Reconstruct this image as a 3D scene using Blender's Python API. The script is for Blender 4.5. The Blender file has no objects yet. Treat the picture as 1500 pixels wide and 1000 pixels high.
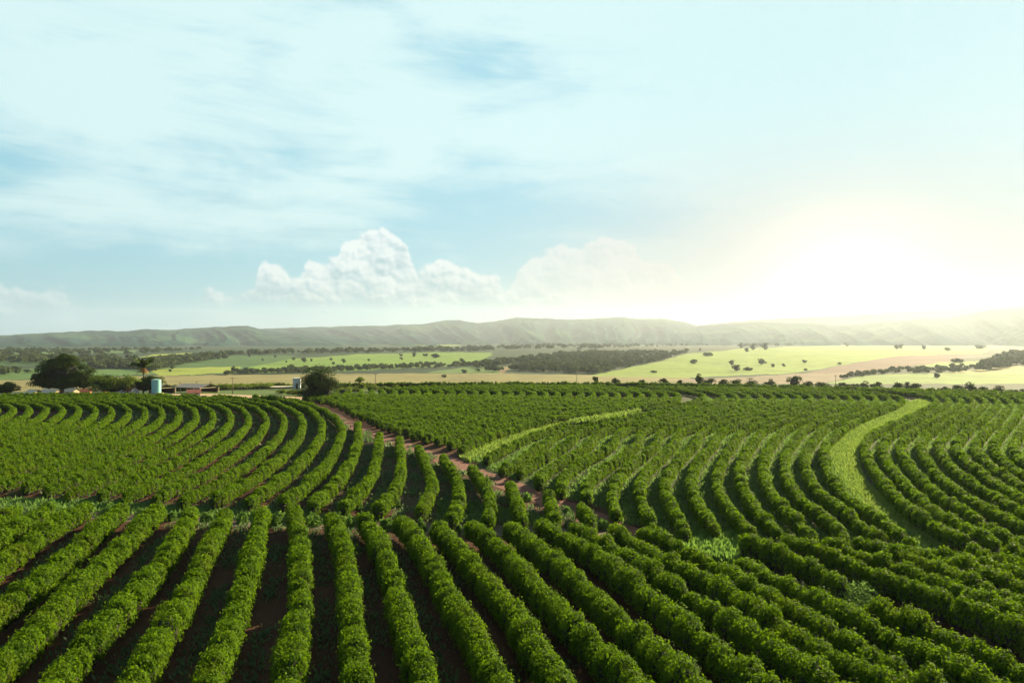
import bpy, math, random
import numpy as np
from mathutils import Vector

rng = np.random.default_rng(11)
random.seed(5)
S = bpy.context.scene
COL = S.collection
R = math.radians

# ------------------------------------------------------------------ camera, light, sky
CAM_H = 20.2
F = 1000.0                       # focal length in pixels of the 1500 px wide photograph
SUN_AZ, SUN_EL = R(47), R(24)
cam = bpy.data.cameras.new('camera')
cam.sensor_width = 36
cam.lens = 24.0
cam.clip_start = 0.5
cam.clip_end = 60000
cam_o = bpy.data.objects.new('camera', cam)
cam_o.location = (0, 0, CAM_H)
cam_o.rotation_euler = (R(90), 0, 0)
COL.objects.link(cam_o)
S.camera = cam_o

sun = bpy.data.lights.new('sun', 'SUN')
sun.energy = 5.0
sun.angle = R(0.6)
sun.color = (1.0, 0.82, 0.50)
sun_o = bpy.data.objects.new('sun', sun)
sd = Vector((math.sin(SUN_AZ) * math.cos(SUN_EL), math.cos(SUN_AZ) * math.cos(SUN_EL), math.sin(SUN_EL)))
sun_o.rotation_euler = sd.to_track_quat('Z', 'Y').to_euler()
sun_o.location = sd * 200
COL.objects.link(sun_o)

S.view_settings.view_transform = 'Standard'
S.view_settings.look = 'None'
EXPOSURE = 1.95
S.view_settings.exposure = EXPOSURE
S.view_settings.gamma = 1.0
S.render.engine = 'CYCLES'
S.cycles.use_denoising = True
S.cycles.max_bounces = 5
S.cycles.diffuse_bounces = 2
S.cycles.transmission_bounces = 3
S.cycles.volume_bounces = 0
S.cycles.caustics_reflective = False
S.cycles.caustics_refractive = False


class NT:
    """small helper to wire shader nodes"""
    def __init__(self, nt):
        self.nt = nt
        nt.nodes.clear()

    def node(self, kind, **kw):
        n = self.nt.nodes.new(kind)
        for k, v in kw.items():
            setattr(n, k, v)
        return n

    def put(self, sock, v):
        if isinstance(v, bpy.types.NodeSocket):
            self.nt.links.new(v, sock)
        elif isinstance(v, (tuple, list)) and len(v) == 3 and sock.type == 'RGBA':
            sock.default_value = (*v, 1)
        else:
            sock.default_value = v

    def m(self, op, a, b=None, c=None, clamp=False):
        n = self.node('ShaderNodeMath', operation=op)
        n.use_clamp = clamp
        for i, v in enumerate((a, b, c)):
            if v is not None:
                self.put(n.inputs[i], v)
        return n.outputs[0]

    def ss(self, v, a, b):
        n = self.node('ShaderNodeMapRange', interpolation_type='SMOOTHSTEP')
        self.put(n.inputs['Value'], v)
        self.put(n.inputs['From Min'], a)
        self.put(n.inputs['From Max'], b)
        return n.outputs['Result']

    def mix(self, f, a, b, blend='MIX'):
        n = self.node('ShaderNodeMix', data_type='RGBA', blend_type=blend)
        self.put(n.inputs[0], f)
        self.put(n.inputs[6], a)
        self.put(n.inputs[7], b)
        return n.outputs[2]

    def vec(self, x, y, z):
        n = self.node('ShaderNodeCombineXYZ')
        for i, v in enumerate((x, y, z)):
            self.put(n.inputs[i], v)
        return n.outputs[0]

    def noise(self, v, scale, detail=4, rough=0.55, dist=0.0):
        n = self.node('ShaderNodeTexNoise')
        if v is not None:
            self.put(n.inputs['Vector'], v)
        n.inputs['Scale'].default_value = scale
        n.inputs['Detail'].default_value = detail
        n.inputs['Roughness'].default_value = rough
        n.inputs['Distortion'].default_value = dist
        return n.outputs['Fac']


def px_dir(px, py):
    az = math.atan((px - 750) / F)
    return az, (500 - py) / F * math.cos(az)


world = bpy.data.worlds.new('World')
S.world = world
world.use_nodes = True
W = NT(world.node_tree)
sky = W.node('ShaderNodeTexSky', sky_type='NISHITA')
sky.sun_disc = False
sky.sun_elevation = SUN_EL
sky.sun_rotation = SUN_AZ
sky.air_density = 1.0
sky.dust_density = 1.0
tc = W.node('ShaderNodeTexCoord')
sep = W.node('ShaderNodeSeparateXYZ')
W.put(sep.inputs[0], tc.outputs['Generated'])
X, Y, Z = sep.outputs
az = W.m('ARCTAN2', X, Y)
hor = W.m('SQRT', W.m('ADD', W.m('MULTIPLY', X, X), W.m('MULTIPLY', Y, Y)))
el = W.m('DIVIDE', Z, W.m('MAXIMUM', hor, 0.02))


def blob(px, py, sx, sy):
    a0, e0 = px_dir(px, py)
    a = W.m('DIVIDE', W.m('SUBTRACT', az, a0), sx / F)
    b = W.m('DIVIDE', W.m('SUBTRACT', el, e0), sy / F)
    q = W.m('ADD', W.m('MULTIPLY', a, a), W.m('MULTIPLY', b, b))
    return W.m('EXPONENT', W.m('MULTIPLY', q, -1.0))


def add(*v):
    r = v[0]
    for k in v[1:]:
        r = W.m('ADD', r, k)
    return r


def mul(a, b):
    return W.m('MULTIPLY', a, b)


# veil of high cloud
n_big = W.noise(W.vec(mul(az, 3.6), mul(el, 10.0), 3.3), 1.0, 8, 0.6, 0.6)
n_str = W.noise(W.vec(mul(az, 7.0), mul(add(el, mul(az, 0.06)), 48.0), 9.1), 1.0, 6, 0.62, 0.4)
front = W.ss(Y, -0.35, 0.45)
cover = add(mul(W.m('SUBTRACT', n_big, 0.5), 1.5), mul(W.m('SUBTRACT', n_str, 0.5), 0.62), 0.86)
for b, k in ((blob(720, 80, 120, 40), -0.50), (blob(230, 110, 260, 60), -0.16), (blob(90, 215, 160, 40), -0.22), (blob(470, 215, 200, 40), -0.14), (blob(930, 305, 170, 60), -0.45), (blob(-20, 255, 80, 40), -0.55),
             (blob(330, 410, 470, 62), -0.75), (blob(690, 340, 150, 70), -0.55), (blob(560, 10, 130, 30), -0.25),
             (blob(60, 60, 420, 150), 0.15), (blob(1300, 200, 260, 300), 0.4)):
    cover = add(cover, mul(b, k))
cover = W.m('MULTIPLY', W.ss(cover, 0.25, 0.86), front)
K = 20.0 / 2 ** EXPOSURE        # cloud radiance is given for background strength 0.05
SKY_BLUE = (0.31 * K, 0.66 * K, 0.77 * K)
CLOUD = (0.68 * K, 0.91 * K, 0.93 * K)
clear = W.mix(mul(front, 0.85), sky.outputs[0], SKY_BLUE)
c = W.mix(cover, clear, CLOUD)
# thin grey streaks
st = W.ss(W.noise(W.vec(mul(az, 5.0), mul(el, 55.0), 1.7), 1.0, 5, 0.6, 0.3), 0.5, 0.75)
st = mul(st, add(blob(340, 330, 190, 45), mul(blob(230, 100, 120, 16), 0.8), mul(blob(60, 330, 160, 70), 0.5), mul(blob(200, 470, 300, 30), 0.5)))
c = W.mix(mul(st, 0.75), c, (0.36 * K, 0.62 * K, 0.72 * K))


def cumulus(pts, base, seed, amt, white, grey):
    fc = W.node('ShaderNodeFloatCurve')
    cur = fc.mapping.curves[0]
    a0 = px_dir(pts[0][0], 500)[0]
    a1 = px_dir(pts[-1][0], 500)[0]
    P = []
    for px, py in pts:
        a, e = px_dir(px, py)
        P.append(((a - a0) / (a1 - a0), e * 4))
    cur.points[0].location = P[0]
    cur.points[1].location = P[-1]
    for p in P[1:-1]:
        cur.points.new(*p)
    fc.mapping.update()
    def bill(dx, dy):
        v = W.vec(W.m('ADD', az, dx), mul(W.m('ADD', el, dy), 1.15), seed)
        wv = W.node('ShaderNodeVectorMath', operation='ADD')
        nz = W.node('ShaderNodeTexNoise')
        W.put(nz.inputs['Vector'], v)
        nz.inputs['Scale'].default_value = 40
        nz.inputs['Detail'].default_value = 3
        sc_ = W.node('ShaderNodeVectorMath', operation='SCALE')
        W.put(sc_.inputs[0], nz.outputs['Color'])
        sc_.inputs['Scale'].default_value = 0.016
        W.put(wv.inputs[0], v)
        W.put(wv.inputs[1], sc_.outputs[0])
        tot_ = None
        for sc__, k_ in ((19, 1.25), (44, 0.62), (100, 0.26)):
            vo = W.node('ShaderNodeTexVoronoi', feature='SMOOTH_F1', voronoi_dimensions='2D')
            W.put(vo.inputs['Vector'], wv.outputs[0])
            vo.inputs['Scale'].default_value = sc__
            vo.inputs['Smoothness'].default_value = 0.25
            q_ = mul(W.m('SUBTRACT', 0.5, vo.outputs['Distance']), k_)
            tot_ = q_ if tot_ is None else add(tot_, q_)
        return tot_

    b0 = bill(0.0, 0.0)
    b1 = bill(0.0035, 0.0045)
    big_ = W.noise(W.vec(az, el, seed + 2), 16, 3, 0.5)
    t = W.m('DIVIDE', W.m('SUBTRACT', az, a0), a1 - a0, clamp=True)
    W.put(fc.inputs['Value'], t)
    h = W.m('DIVIDE', fc.outputs[0], 4.0)
    hh = add(h, mul(b0, 0.020))
    d = W.m('SUBTRACT', hh, el)
    mask = W.ss(d, -0.001, 0.0085)
    vb = px_dir(pts[len(pts) // 2][0], base)[1]
    mask = mul(mask, W.ss(add(el, mul(b0, 0.010)), vb - 0.012, vb + 0.012))
    mask = mul(mask, W.ss(W.m('SUBTRACT', 0.5, W.m('ABSOLUTE', W.m('SUBTRACT', t, 0.5))), 0.0, 0.05))
    lit = add(0.12, mul(W.m('SUBTRACT', b0, b1), 1.7), mul(W.ss(el, vb, vb + 0.045), 0.55), mul(W.ss(d, 0.03, 0.0), 0.35), mul(W.m('SUBTRACT', big_, 0.5), 1.1))
    lit = W.m('MULTIPLY', lit, 1.0, clamp=True)
    return mul(mask, amt), W.mix(lit, grey, white)


c1 = [(280, 439), (330, 429), (368, 423), (384, 393), (402, 385), (430, 403), (455, 380), (490, 377), (505, 350), (528, 338), (552, 341), (578, 348), (602, 379), (622, 399), (642, 385), (676, 382), (700, 400), (722, 406), (750, 422), (792, 419), (850, 439)]
mk, cc = cumulus(c1, 446, 2.0, 0.9, (0.92 * K, 0.99 * K, 0.98 * K), (0.38 * K, 0.60 * K, 0.68 * K))
c2 = [(730, 440), (765, 395), (790, 372), (840, 362), (885, 352), (925, 358), (945, 385), (985, 398), (1020, 420), (1060, 440)]
mk2, cc2 = cumulus(c2, 440, 7.0, 0.75, (0.93 * K, 0.96 * K, 0.95 * K), (0.66 * K, 0.78 * K, 0.80 * K))
c3 = [(-120, 440), (-40, 415), (0, 424), (25, 418), (50, 432), (80, 428), (110, 440), (165, 456)]
mk3, cc3 = cumulus(c3, 458, 11.0, 0.8, (0.80 * K, 0.93 * K, 0.94 * K), (0.40 * K, 0.66 * K, 0.75 * K))
for a, b in ((mk2, cc2), (mk, cc), (mk3, cc3)):
    c = W.mix(a, c, b)
# bright hazy band at the horizon and the glow of the veiled sun
low = W.m('EXPONENT', W.m('MULTIPLY', W.m('MAXIMUM', el, 0.0), -26.0))
lowc = W.mix(W.ss(az, -0.65, 0.15), (0.42 * K, 0.66 * K, 0.73 * K), (0.76 * K, 0.88 * K, 0.72 * K))
c = W.mix(mul(mul(low, 0.85), front), c, lowc)
glow1 = blob(1235, 400, 95, 75)
glow2 = blob(1200, 375, 300, 130)
shade = W.m('SUBTRACT', 1.0, add(mul(blob(1480, 170, 480, 420), 0.20), mul(blob(1330, 430, 430, 120), 0.42), mul(W.m('EXPONENT', W.m('MULTIPLY', W.m('MAXIMUM', el, 0.0), -11.0)), 0.32)))
sc3 = W.node('ShaderNodeCombineColor')
for i_ in range(3):
    W.put(sc3.inputs[i_], W.m('SUBTRACT', shade, mul(blob(1380, 130, 480, 260), (0.10, 0.0, -0.06)[i_])))
c = W.mix(1.0, c, sc3.outputs[0], 'MULTIPLY')
c = W.mix(mul(glow2, 0.5), c, (0.72 * K, 0.62 * K, 0.58 * K))
c = W.mix(mul(glow1, 0.9), c, (1.05 * K, 0.94 * K, 0.78 * K))
bg = W.node('ShaderNodeBackground')
W.put(bg.inputs['Color'], c)
bg.inputs['Strength'].default_value = 0.05
wo = W.node('ShaderNodeOutputWorld')
W.nt.links.new(bg.outputs[0], wo.inputs['Surface'])
world.cycles.sampling_method = 'MANUAL'
world.cycles.sample_map_resolution = 1024


# ------------------------------------------------------------------ helpers
def terr(rho, az=0.0):
    r = [0, 296, 330, 450, 650, 900, 1200, 1500, 1800, 2200, 2800, 3500, 4500, 5500, 30000]
    z = [0, 0, -1.6, -10, -24, -32, -34, -31, -26, -20, -14, -12, -10, -8, -8]
    return np.interp(rho, r, z)


def flat(px, py, h=CAM_H):
    """pixel of the photograph -> ground plan, at h metres below the camera"""
    D = h * F / (py - 500.0)
    return ((px - 750.0) / F * D, D)


_RHO = np.concatenate([np.linspace(20, 1000, 1200), np.linspace(1001, 9000, 4000)])
_TZ = terr(_RHO)


def far(px, py):
    """pixel -> point on the land beyond the field"""
    hyp = math.hypot(F, px - 750)
    t = (py - 500.0) / hyp
    ok = (CAM_H - _RHO * t <= _TZ) & (_RHO > 420)
    rho = _RHO[np.argmax(ok)] if ok.any() else 8000.0
    a = math.atan((px - 750) / F)
    return Vector((rho * math.sin(a), rho * math.cos(a), float(terr(rho))))


def spot(px, D, z=None):
    """point at depth D straight ahead, in the direction of pixel column px"""
    x = (px - 750) / F * D
    return Vector((x, D, float(terr(math.hypot(x, D))) if z is None else z))


def inpoly(x, y, poly):
    x = np.asarray(x, float)
    y = np.asarray(y, float)
    r = np.zeros(x.shape, bool)
    n = len(poly)
    for i in range(n):
        x1, y1 = poly[i]
        x2, y2 = poly[(i + 1) % n]
        if y1 == y2:
            continue
        c_ = ((y1 > y) != (y2 > y)) & (x < (x2 - x1) * (y - y1) / (y2 - y1) + x1)
        r ^= c_
    return r


def build(name, verts, faces, mats, parent=None, fmat=None, smooth=False, loc=None):
    """one mesh object; faces is an (n,4) or (n,3) array or a list of them"""
    verts = np.asarray(verts, np.float32).reshape(-1, 3)
    if loc is not None:
        verts = verts - np.array(loc, np.float32)
    if not isinstance(faces, list):
        faces = [faces]
    faces = [np.asarray(f, np.int32) for f in faces if len(f)]
    me = bpy.data.meshes.new(name)
    me.vertices.add(len(verts))
    me.vertices.foreach_set('co', verts.ravel())
    idx = np.concatenate([f.ravel() for f in faces])
    tot = np.concatenate([np.full(len(f), f.shape[1], np.int32) for f in faces])
    st_ = np.concatenate([[0], np.cumsum(tot)[:-1]]).astype(np.int32)
    me.loops.add(len(idx))
    me.loops.foreach_set('vertex_index', idx)
    me.polygons.add(len(tot))
    me.polygons.foreach_set('loop_start', st_)
    for m_ in (mats if isinstance(mats, (list, tuple)) else [mats]):
        me.materials.append(m_)
    if fmat is not None:
        me.polygons.foreach_set('material_index', np.asarray(fmat, np.int32))
    me.polygons.foreach_set('use_smooth', np.full(len(tot), smooth))
    me.update(calc_edges=True)
    o = bpy.data.objects.new(name, me)
    COL.objects.link(o)
    if loc is not None:
        o.location = loc
    if parent is not None:
        o.parent = parent
    return o


def tag(o, label, cat, group=None, kind=None):
    o['label'] = label
    o['category'] = cat
    if group:
        o['group'] = group
    if kind:
        o['kind'] = kind
    return o


def structure(o):
    o['kind'] = 'structure'
    return o


def empty(name, loc, rz=0.0):
    o = bpy.data.objects.new(name, None)
    o.empty_display_size = 0.5
    o.location = loc
    o.rotation_euler = (0, 0, rz)
    COL.objects.link(o)
    return o


ONES = ['', 'first', 'second', 'third', 'fourth', 'fifth', 'sixth', 'seventh', 'eighth', 'ninth', 'tenth', 'eleventh', 'twelfth', 'thirteenth',
        'fourteenth', 'fifteenth', 'sixteenth', 'seventeenth', 'eighteenth', 'nineteenth']
TENS = {2: ('twentieth', 'twenty'), 3: ('thirtieth', 'thirty'), 4: ('fortieth', 'forty'), 5: ('fiftieth', 'fifty')}


def ordinal(n):
    if n < 20:
        return ONES[n]
    t, u = divmod(n, 10)
    return TENS[t][0] if u == 0 else TENS[t][1] + '-' + ONES[u]


class MB:
    """collects boxes, tubes and lathes into one mesh"""
    def __init__(self):
        self.v, self.f = [], []

    def quad(self, p):
        n = len(self.v)
        self.v += [tuple(q) for q in p]
        self.f.append(tuple(range(n, n + len(p))))

    def box(self, c_, s, rz=0.0, tilt=0.0):
        cx, cy, cz = c_
        sx, sy, sz = s[0] / 2, s[1] / 2, s[2] / 2
        n = len(self.v)
        ca, sa = math.cos(rz), math.sin(rz)
        for dz in (-sz, sz):
            for dx, dy in ((-sx, -sy), (sx, -sy), (sx, sy), (-sx, sy)):
                z = dz + tilt * dy
                self.v.append((cx + dx * ca - dy * sa, cy + dx * sa + dy * ca, cz + z))
        for q in ((0, 3, 2, 1), (4, 5, 6, 7), (0, 1, 5, 4), (1, 2, 6, 5), (2, 3, 7, 6), (3, 0, 4, 7)):
            self.f.append(tuple(n + i for i in q))

    def tube(self, pts, rad, k=8, cap=True):
        pts = [Vector(p) for p in pts]
        if not isinstance(rad, (list, tuple)):
            rad = [rad] * len(pts)
        n0 = len(self.v)
        for i, p in enumerate(pts):
            d = (pts[min(i + 1, len(pts) - 1)] - pts[max(i - 1, 0)]).normalized()
            a = d.orthogonal().normalized() if abs(d.z) > 0.9 else d.cross(Vector((0, 0, 1))).normalized()
            b = d.cross(a)
            for j in range(k):
                t = 2 * math.pi * j / k
                self.v.append(tuple(p + (a * math.cos(t) + b * math.sin(t)) * rad[i]))
        for i in range(len(pts) - 1):
            for j in range(k):
                self.f.append((n0 + i * k + j, n0 + i * k + (j + 1) % k, n0 + (i + 1) * k + (j + 1) % k, n0 + (i + 1) * k + j))
        if cap:
            self.f.append(tuple(n0 + j for j in range(k))[::-1])
            self.f.append(tuple(n0 + (len(pts) - 1) * k + j for j in range(k)))

    def make(self, name, mat, parent=None, smooth=False):
        me = bpy.data.meshes.new(name)
        me.from_pydata(self.v, [], self.f)
        me.materials.append(mat)
        me.polygons.foreach_set('use_smooth', np.full(len(me.polygons), smooth))
        me.update()
        o = bpy.data.objects.new(name, me)
        COL.objects.link(o)
        if parent is not None:
            o.parent = parent
        return o


# ------------------------------------------------------------------ materials
def leaf_mat(name, dark, light, trans=0.4, rough=0.45, patch=0.35, spec=0.35, scale=0.5, tint=None):
    m_ = bpy.data.materials.new(name)
    m_.use_nodes = True
    N = NT(m_.node_tree)
    geo = N.node('ShaderNodeNewGeometry')
    rnd = geo.outputs['Random Per Island']
    big = N.noise(geo.outputs['Position'], scale, 3)
    f_ = N.m('ADD', N.m('MULTIPLY', rnd, 0.75), N.m('MULTIPLY', N.m('SUBTRACT', big, 0.5), patch * 3), clamp=True)
    col = N.mix(f_, dark, light)
    if tint is not None:
        v2 = N.noise(geo.outputs['Position'], 0.23, 4, 0.7)
        col = N.mix(N.m('MULTIPLY', N.ss(v2, 0.48, 0.72), 0.75), col, tint)
    p = N.node('ShaderNodeBsdfPrincipled')
    N.put(p.inputs['Base Color'], col)
    p.inputs['Roughness'].default_value = rough
    p.inputs['Specular IOR Level'].default_value = spec
    t = N.node('ShaderNodeBsdfTranslucent')
    N.put(t.inputs['Color'], N.mix(0.5, col, tuple(min(1, v * 1.7) for v in light)))
    ms = N.node('ShaderNodeMixShader')
    ms.inputs[0].default_value = trans
    N.nt.links.new(p.outputs[0], ms.inputs[1])
    N.nt.links.new(t.outputs[0], ms.inputs[2])
    out = N.node('ShaderNodeOutputMaterial')
    N.nt.links.new(ms.outputs[0], out.inputs['Surface'])
    return m_


def plain(name, col, rough=0.7, var=0.25, scale=3.0, metal=0.0, col2=None):
    m_ = bpy.data.materials.new(name)
    m_.use_nodes = True
    N = NT(m_.node_tree)
    geo = N.node('ShaderNodeNewGeometry')
    n_ = N.noise(geo.outputs['Position'], scale, 5, 0.6)
    c2 = col2 if col2 else tuple(v * (1 - var) for v in col)
    cc_ = N.mix(N.ss(n_, 0.35, 0.65), c2, col)
    p = N.node('ShaderNodeBsdfPrincipled')
    N.put(p.inputs['Base Color'], cc_)
    p.inputs['Roughness'].default_value = rough
    p.inputs['Metallic'].default_value = metal
    out = N.node('ShaderNodeOutputMaterial')
    N.nt.links.new(p.outputs[0], out.inputs['Surface'])
    return m_


M_COFFEE = leaf_mat('coffee_leaf', (0.017, 0.050, 0.001), (0.100, 0.180, 0.003), 0.42, 0.65, 0.45, 0.06, 0.7, (0.070, 0.095, 0.004))
M_COFFEE_IN = plain('coffee_shaded_core', (0.020, 0.015, 0.007), 0.9)  # near-black core: shade under and inside the leaves, put into the colour
M_GRASS = leaf_mat('tall_grass', (0.072, 0.135, 0.020), (0.165, 0.240, 0.042), 0.42, 0.8, 0.5, 0.04, 0.3, (0.115, 0.150, 0.05))
M_WEED = leaf_mat('gap_weeds', (0.030, 0.065, 0.022), (0.080, 0.135, 0.045), 0.4, 0.6, 0.4, 0.2, 0.35)
M_TUFT = leaf_mat('lush_grass', (0.045, 0.105, 0.016), (0.110, 0.195, 0.034), 0.45, 0.7, 0.4, 0.05, 0.4)
M_GAP = leaf_mat('gap_grass', (0.040, 0.092, 0.020), (0.105, 0.180, 0.040), 0.45, 0.85, 0.5, 0.0, 0.35)
M_TREE = leaf_mat('dark_tree_leaf', (0.014, 0.028, 0.004), (0.036, 0.060, 0.008), 0.28, 0.75, 0.35, 0.05)
M_TREE_IN = plain('tree_dark_core', (0.012, 0.015, 0.005), 0.9)  # near-black solid core filling the crown
M_TREE2 = leaf_mat('light_tree_leaf', (0.065, 0.105, 0.012), (0.14, 0.185, 0.024), 0.32, 0.75, 0.35, 0.05)
M_FARTREE = leaf_mat('far_tree_leaf', (0.030, 0.046, 0.012), (0.056, 0.076, 0.018), 0.2, 0.8, 0.3, 0.03, 0.02)  # lightened leaf tones: the haze of distance is put into the colour
M_BARK = plain('bark', (0.10, 0.075, 0.05), 0.9)
M_PALM = leaf_mat('palm_frond', (0.020, 0.040, 0.008), (0.055, 0.080, 0.014), 0.2, 0.8, 0.3, 0.03)
M_PALMDEAD = leaf_mat('dry_palm_frond', (0.16, 0.09, 0.02), (0.27, 0.15, 0.04), 0.25)


def ground_material():
    m_ = bpy.data.materials.new('ground')
    m_.use_nodes = True
    N = NT(m_.node_tree)
    at = N.node('ShaderNodeAttribute', attribute_name='crop')
    geo = N.node('ShaderNodeNewGeometry')
    pos = geo.outputs['Position']
    n1 = N.noise(pos, 0.9, 6, 0.65)
    n2 = N.noise(pos, 0.011, 6, 0.6)
    n3 = N.noise(pos, 5.0, 6, 0.75)
    k = N.m('ADD', 0.35, N.m('MULTIPLY', n1, 0.75))
    n4 = N.noise(pos, 0.05, 6, 0.7)
    k = N.m('MULTIPLY', k, N.m('ADD', 0.55, N.m('MULTIPLY', n2, 0.85)))
    k = N.m('MULTIPLY', k, N.m('ADD', 0.40, N.m('MULTIPLY', n4, 1.1)))
    k = N.m('MULTIPLY', k, N.m('ADD', 0.25, N.m('MULTIPLY', n3, 1.5)))
    kk = N.node('ShaderNodeCombineColor')
    for i in range(3):
        N.put(kk.inputs[i], k)
    col = N.mix(1.0, at.outputs['Color'], kk.outputs[0], 'MULTIPLY')
    p = N.node('ShaderNodeBsdfPrincipled')
    N.put(p.inputs['Base Color'], col)
    p.inputs['Roughness'].default_value = 0.95
    p.inputs['Specular IOR Level'].default_value = 0.1
    b = N.node('ShaderNodeBump')
    b.inputs['Strength'].default_value = 0.6
    b.inputs['Distance'].default_value = 0.12
    N.put(b.inputs['Height'], n1)
    N.nt.links.new(b.outputs[0], p.inputs['Normal'])
    out = N.node('ShaderNodeOutputMaterial')
    N.nt.links.new(p.outputs[0], out.inputs['Surface'])
    return m_


# ------------------------------------------------------------------ ground: one polar sheet out to the hills
SOIL = (0.066, 0.030, 0.015)
WEEDY = (0.048, 0.070, 0.026)
PASTURE = (0.136, 0.224, 0.031)
YELLOW = (0.231, 0.286, 0.041)
MIDGREEN = (0.058, 0.116, 0.031)
BEIGE = (0.200, 0.182, 0.070)
BROWN = (0.135, 0.088, 0.058)
DARK = (0.027, 0.051, 0.020)
FIELDS = [  # outlines as they lie in the photograph, put on the land by far()
    ([(-60, 540), (230, 541), (230, 548), (-60, 558)], (0.08, 0.15, 0.035)),
    ([(-60, 528), (200, 527), (200, 533), (-60, 536)], MIDGREEN),
    ([(-60, 517), (200, 513), (200, 516), (-60, 520)], (0.10, 0.17, 0.05)),
    ([(-60, 557), (50, 556), (235, 550), (330, 549), (490, 547), (750, 547), (900, 550), (1010, 553), (1010, 561), (600, 562), (-60, 575)], BEIGE),
    ([(340, 546), (370, 536), (430, 525), (520, 519), (620, 516), (720, 516), (720, 521), (690, 534), (560, 541), (450, 545)], PASTURE),
    ([(215, 540), (300, 525), (345, 520), (430, 521), (432, 525), (370, 536), (355, 540)], MIDGREEN),
    ([(218, 543), (250, 539), (356, 537), (346, 546), (232, 550)], YELLOW),
    ([(203, 523), (222, 519), (280, 517), (282, 519), (230, 522)], YELLOW),
    ([(700, 546), (735, 538), (790, 526), (830, 519), (840, 521), (760, 534), (735, 547)], (0.22, 0.16, 0.08)),
    ([(620, 546), (690, 536), (735, 534), (730, 547)], (0.09, 0.15, 0.035)),
    ([(860, 550), (960, 531), (1000, 519), (1080, 511), (1150, 508), (1300, 503), (1420, 504), (1455, 510), (1440, 518), (1330, 521), (1250, 531), (1200, 541), (1150, 547), (1000, 553)], (0.17, 0.25, 0.034)),
    ([(1180, 547), (1240, 533), (1320, 521), (1450, 519), (1440, 522), (1385, 530), (1300, 541), (1250, 547)], BROWN),
    ([(990, 562), (1000, 555), (1100, 552), (1160, 547), (1250, 546), (1230, 557), (1200, 562)], (0.19, 0.15, 0.09)),
    ([(1230, 557), (1270, 549), (1400, 546), (1560, 549), (1560, 562), (1210, 562)], PASTURE),
    ([(1380, 546), (1440, 540), (1560, 528), (1560, 549)], (0.26, 0.25, 0.08)),
    ([(1340, 536), (1380, 530), (1440, 529), (1440, 535), (1390, 538)], PASTURE),
    ([(905, 498), (930, 494), (1040, 493), (1040, 497)], YELLOW),
    ([(1100, 503), (1180, 499), (1240, 500), (1180, 504)], PASTURE),
    ([(1300, 495), (1360, 490), (1560, 488), (1560, 494), (1420, 497)], YELLOW),
    ([(560, 505), (620, 503), (700, 503), (660, 507)], YELLOW),
    ([(740, 500), (800, 498), (850, 499), (790, 502)], PASTURE),
]


def make_ground():
    th = np.concatenate([np.linspace(-math.pi, -0.80, 60)[:-1], np.arctan(np.arange(-1020, 1021, 2.5) / F), np.linspace(0.80, math.pi, 60)[1:]])
    rho = np.concatenate([[0.3, 4, 10, 16], np.exp(np.linspace(math.log(20), math.log(300), 220)), np.linspace(303, 900, 60),
                          np.exp(np.linspace(math.log(905), math.log(9000), 330)), [9600, 10200]])
    T, P = np.meshgrid(th, rho)
    z = terr(P)
    z = np.where(P > 320, z + 0.8 * np.sin(P * 0.013 + T * 9) * np.clip((P - 320) / 400, 0, 1), z)
    Xg, Yg = P * np.sin(T), P * np.cos(T)
    px = 750 + F * Xg / np.maximum(Yg, 1e-3)
    py = 500 + F * (CAM_H - z) / np.maximum(Yg, 1e-3)
    colr = np.empty(P.shape + (4,), np.float32)
    colr[..., 3] = 1
    colr[..., :3] = DARK
    fieldm = P < 340
    colr[fieldm, :3] = SOIL
    colr[(P >= 300) & (P < 420), :3] = (0.09, 0.13, 0.04)
    front_ = (Yg > 0) & (P > 640)
    jx = 2.0 * np.sin(P * 0.021 + T * 60)
    jy = 0.35 * np.sin(px * 0.05 + P * 0.003) + 0.25 * np.sin(px * 0.17)
    for poly, cc_ in FIELDS:
        q = front_ & inpoly(px + jx, py + jy, poly)
        colr[q, :3] = cc_
    nr, nc = P.shape
    V = np.stack([Xg, Yg, z], -1).reshape(-1, 3)
    i = np.arange(nr - 1)[:, None] * nc + np.arange(nc - 1)[None, :]
    Fq = np.stack([i, i + 1, i + nc + 1, i + nc], -1).reshape(-1, 4)[:, ::-1]
    o = build('ground', V, Fq, ground_material(), smooth=True)
    a = o.data.attributes.new('crop', 'FLOAT_COLOR', 'POINT')
    # grassy ground in the two right-hand blocks and at the headland
    fx, fy = Xg.ravel(), Yg.ravel()
    cr = colr.reshape(-1, 4)
    for poly, cc_, amt in NEAR_PATCH:
        q = inpoly(fx, fy, [flat(*p) for p in poly]) & (fy > 0)
        cr[q, :3] = np.array(cc_) * amt + cr[q, :3] * (1 - amt)
    a.data.foreach_set('color', cr.ravel())
    structure(o)
    return o


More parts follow.
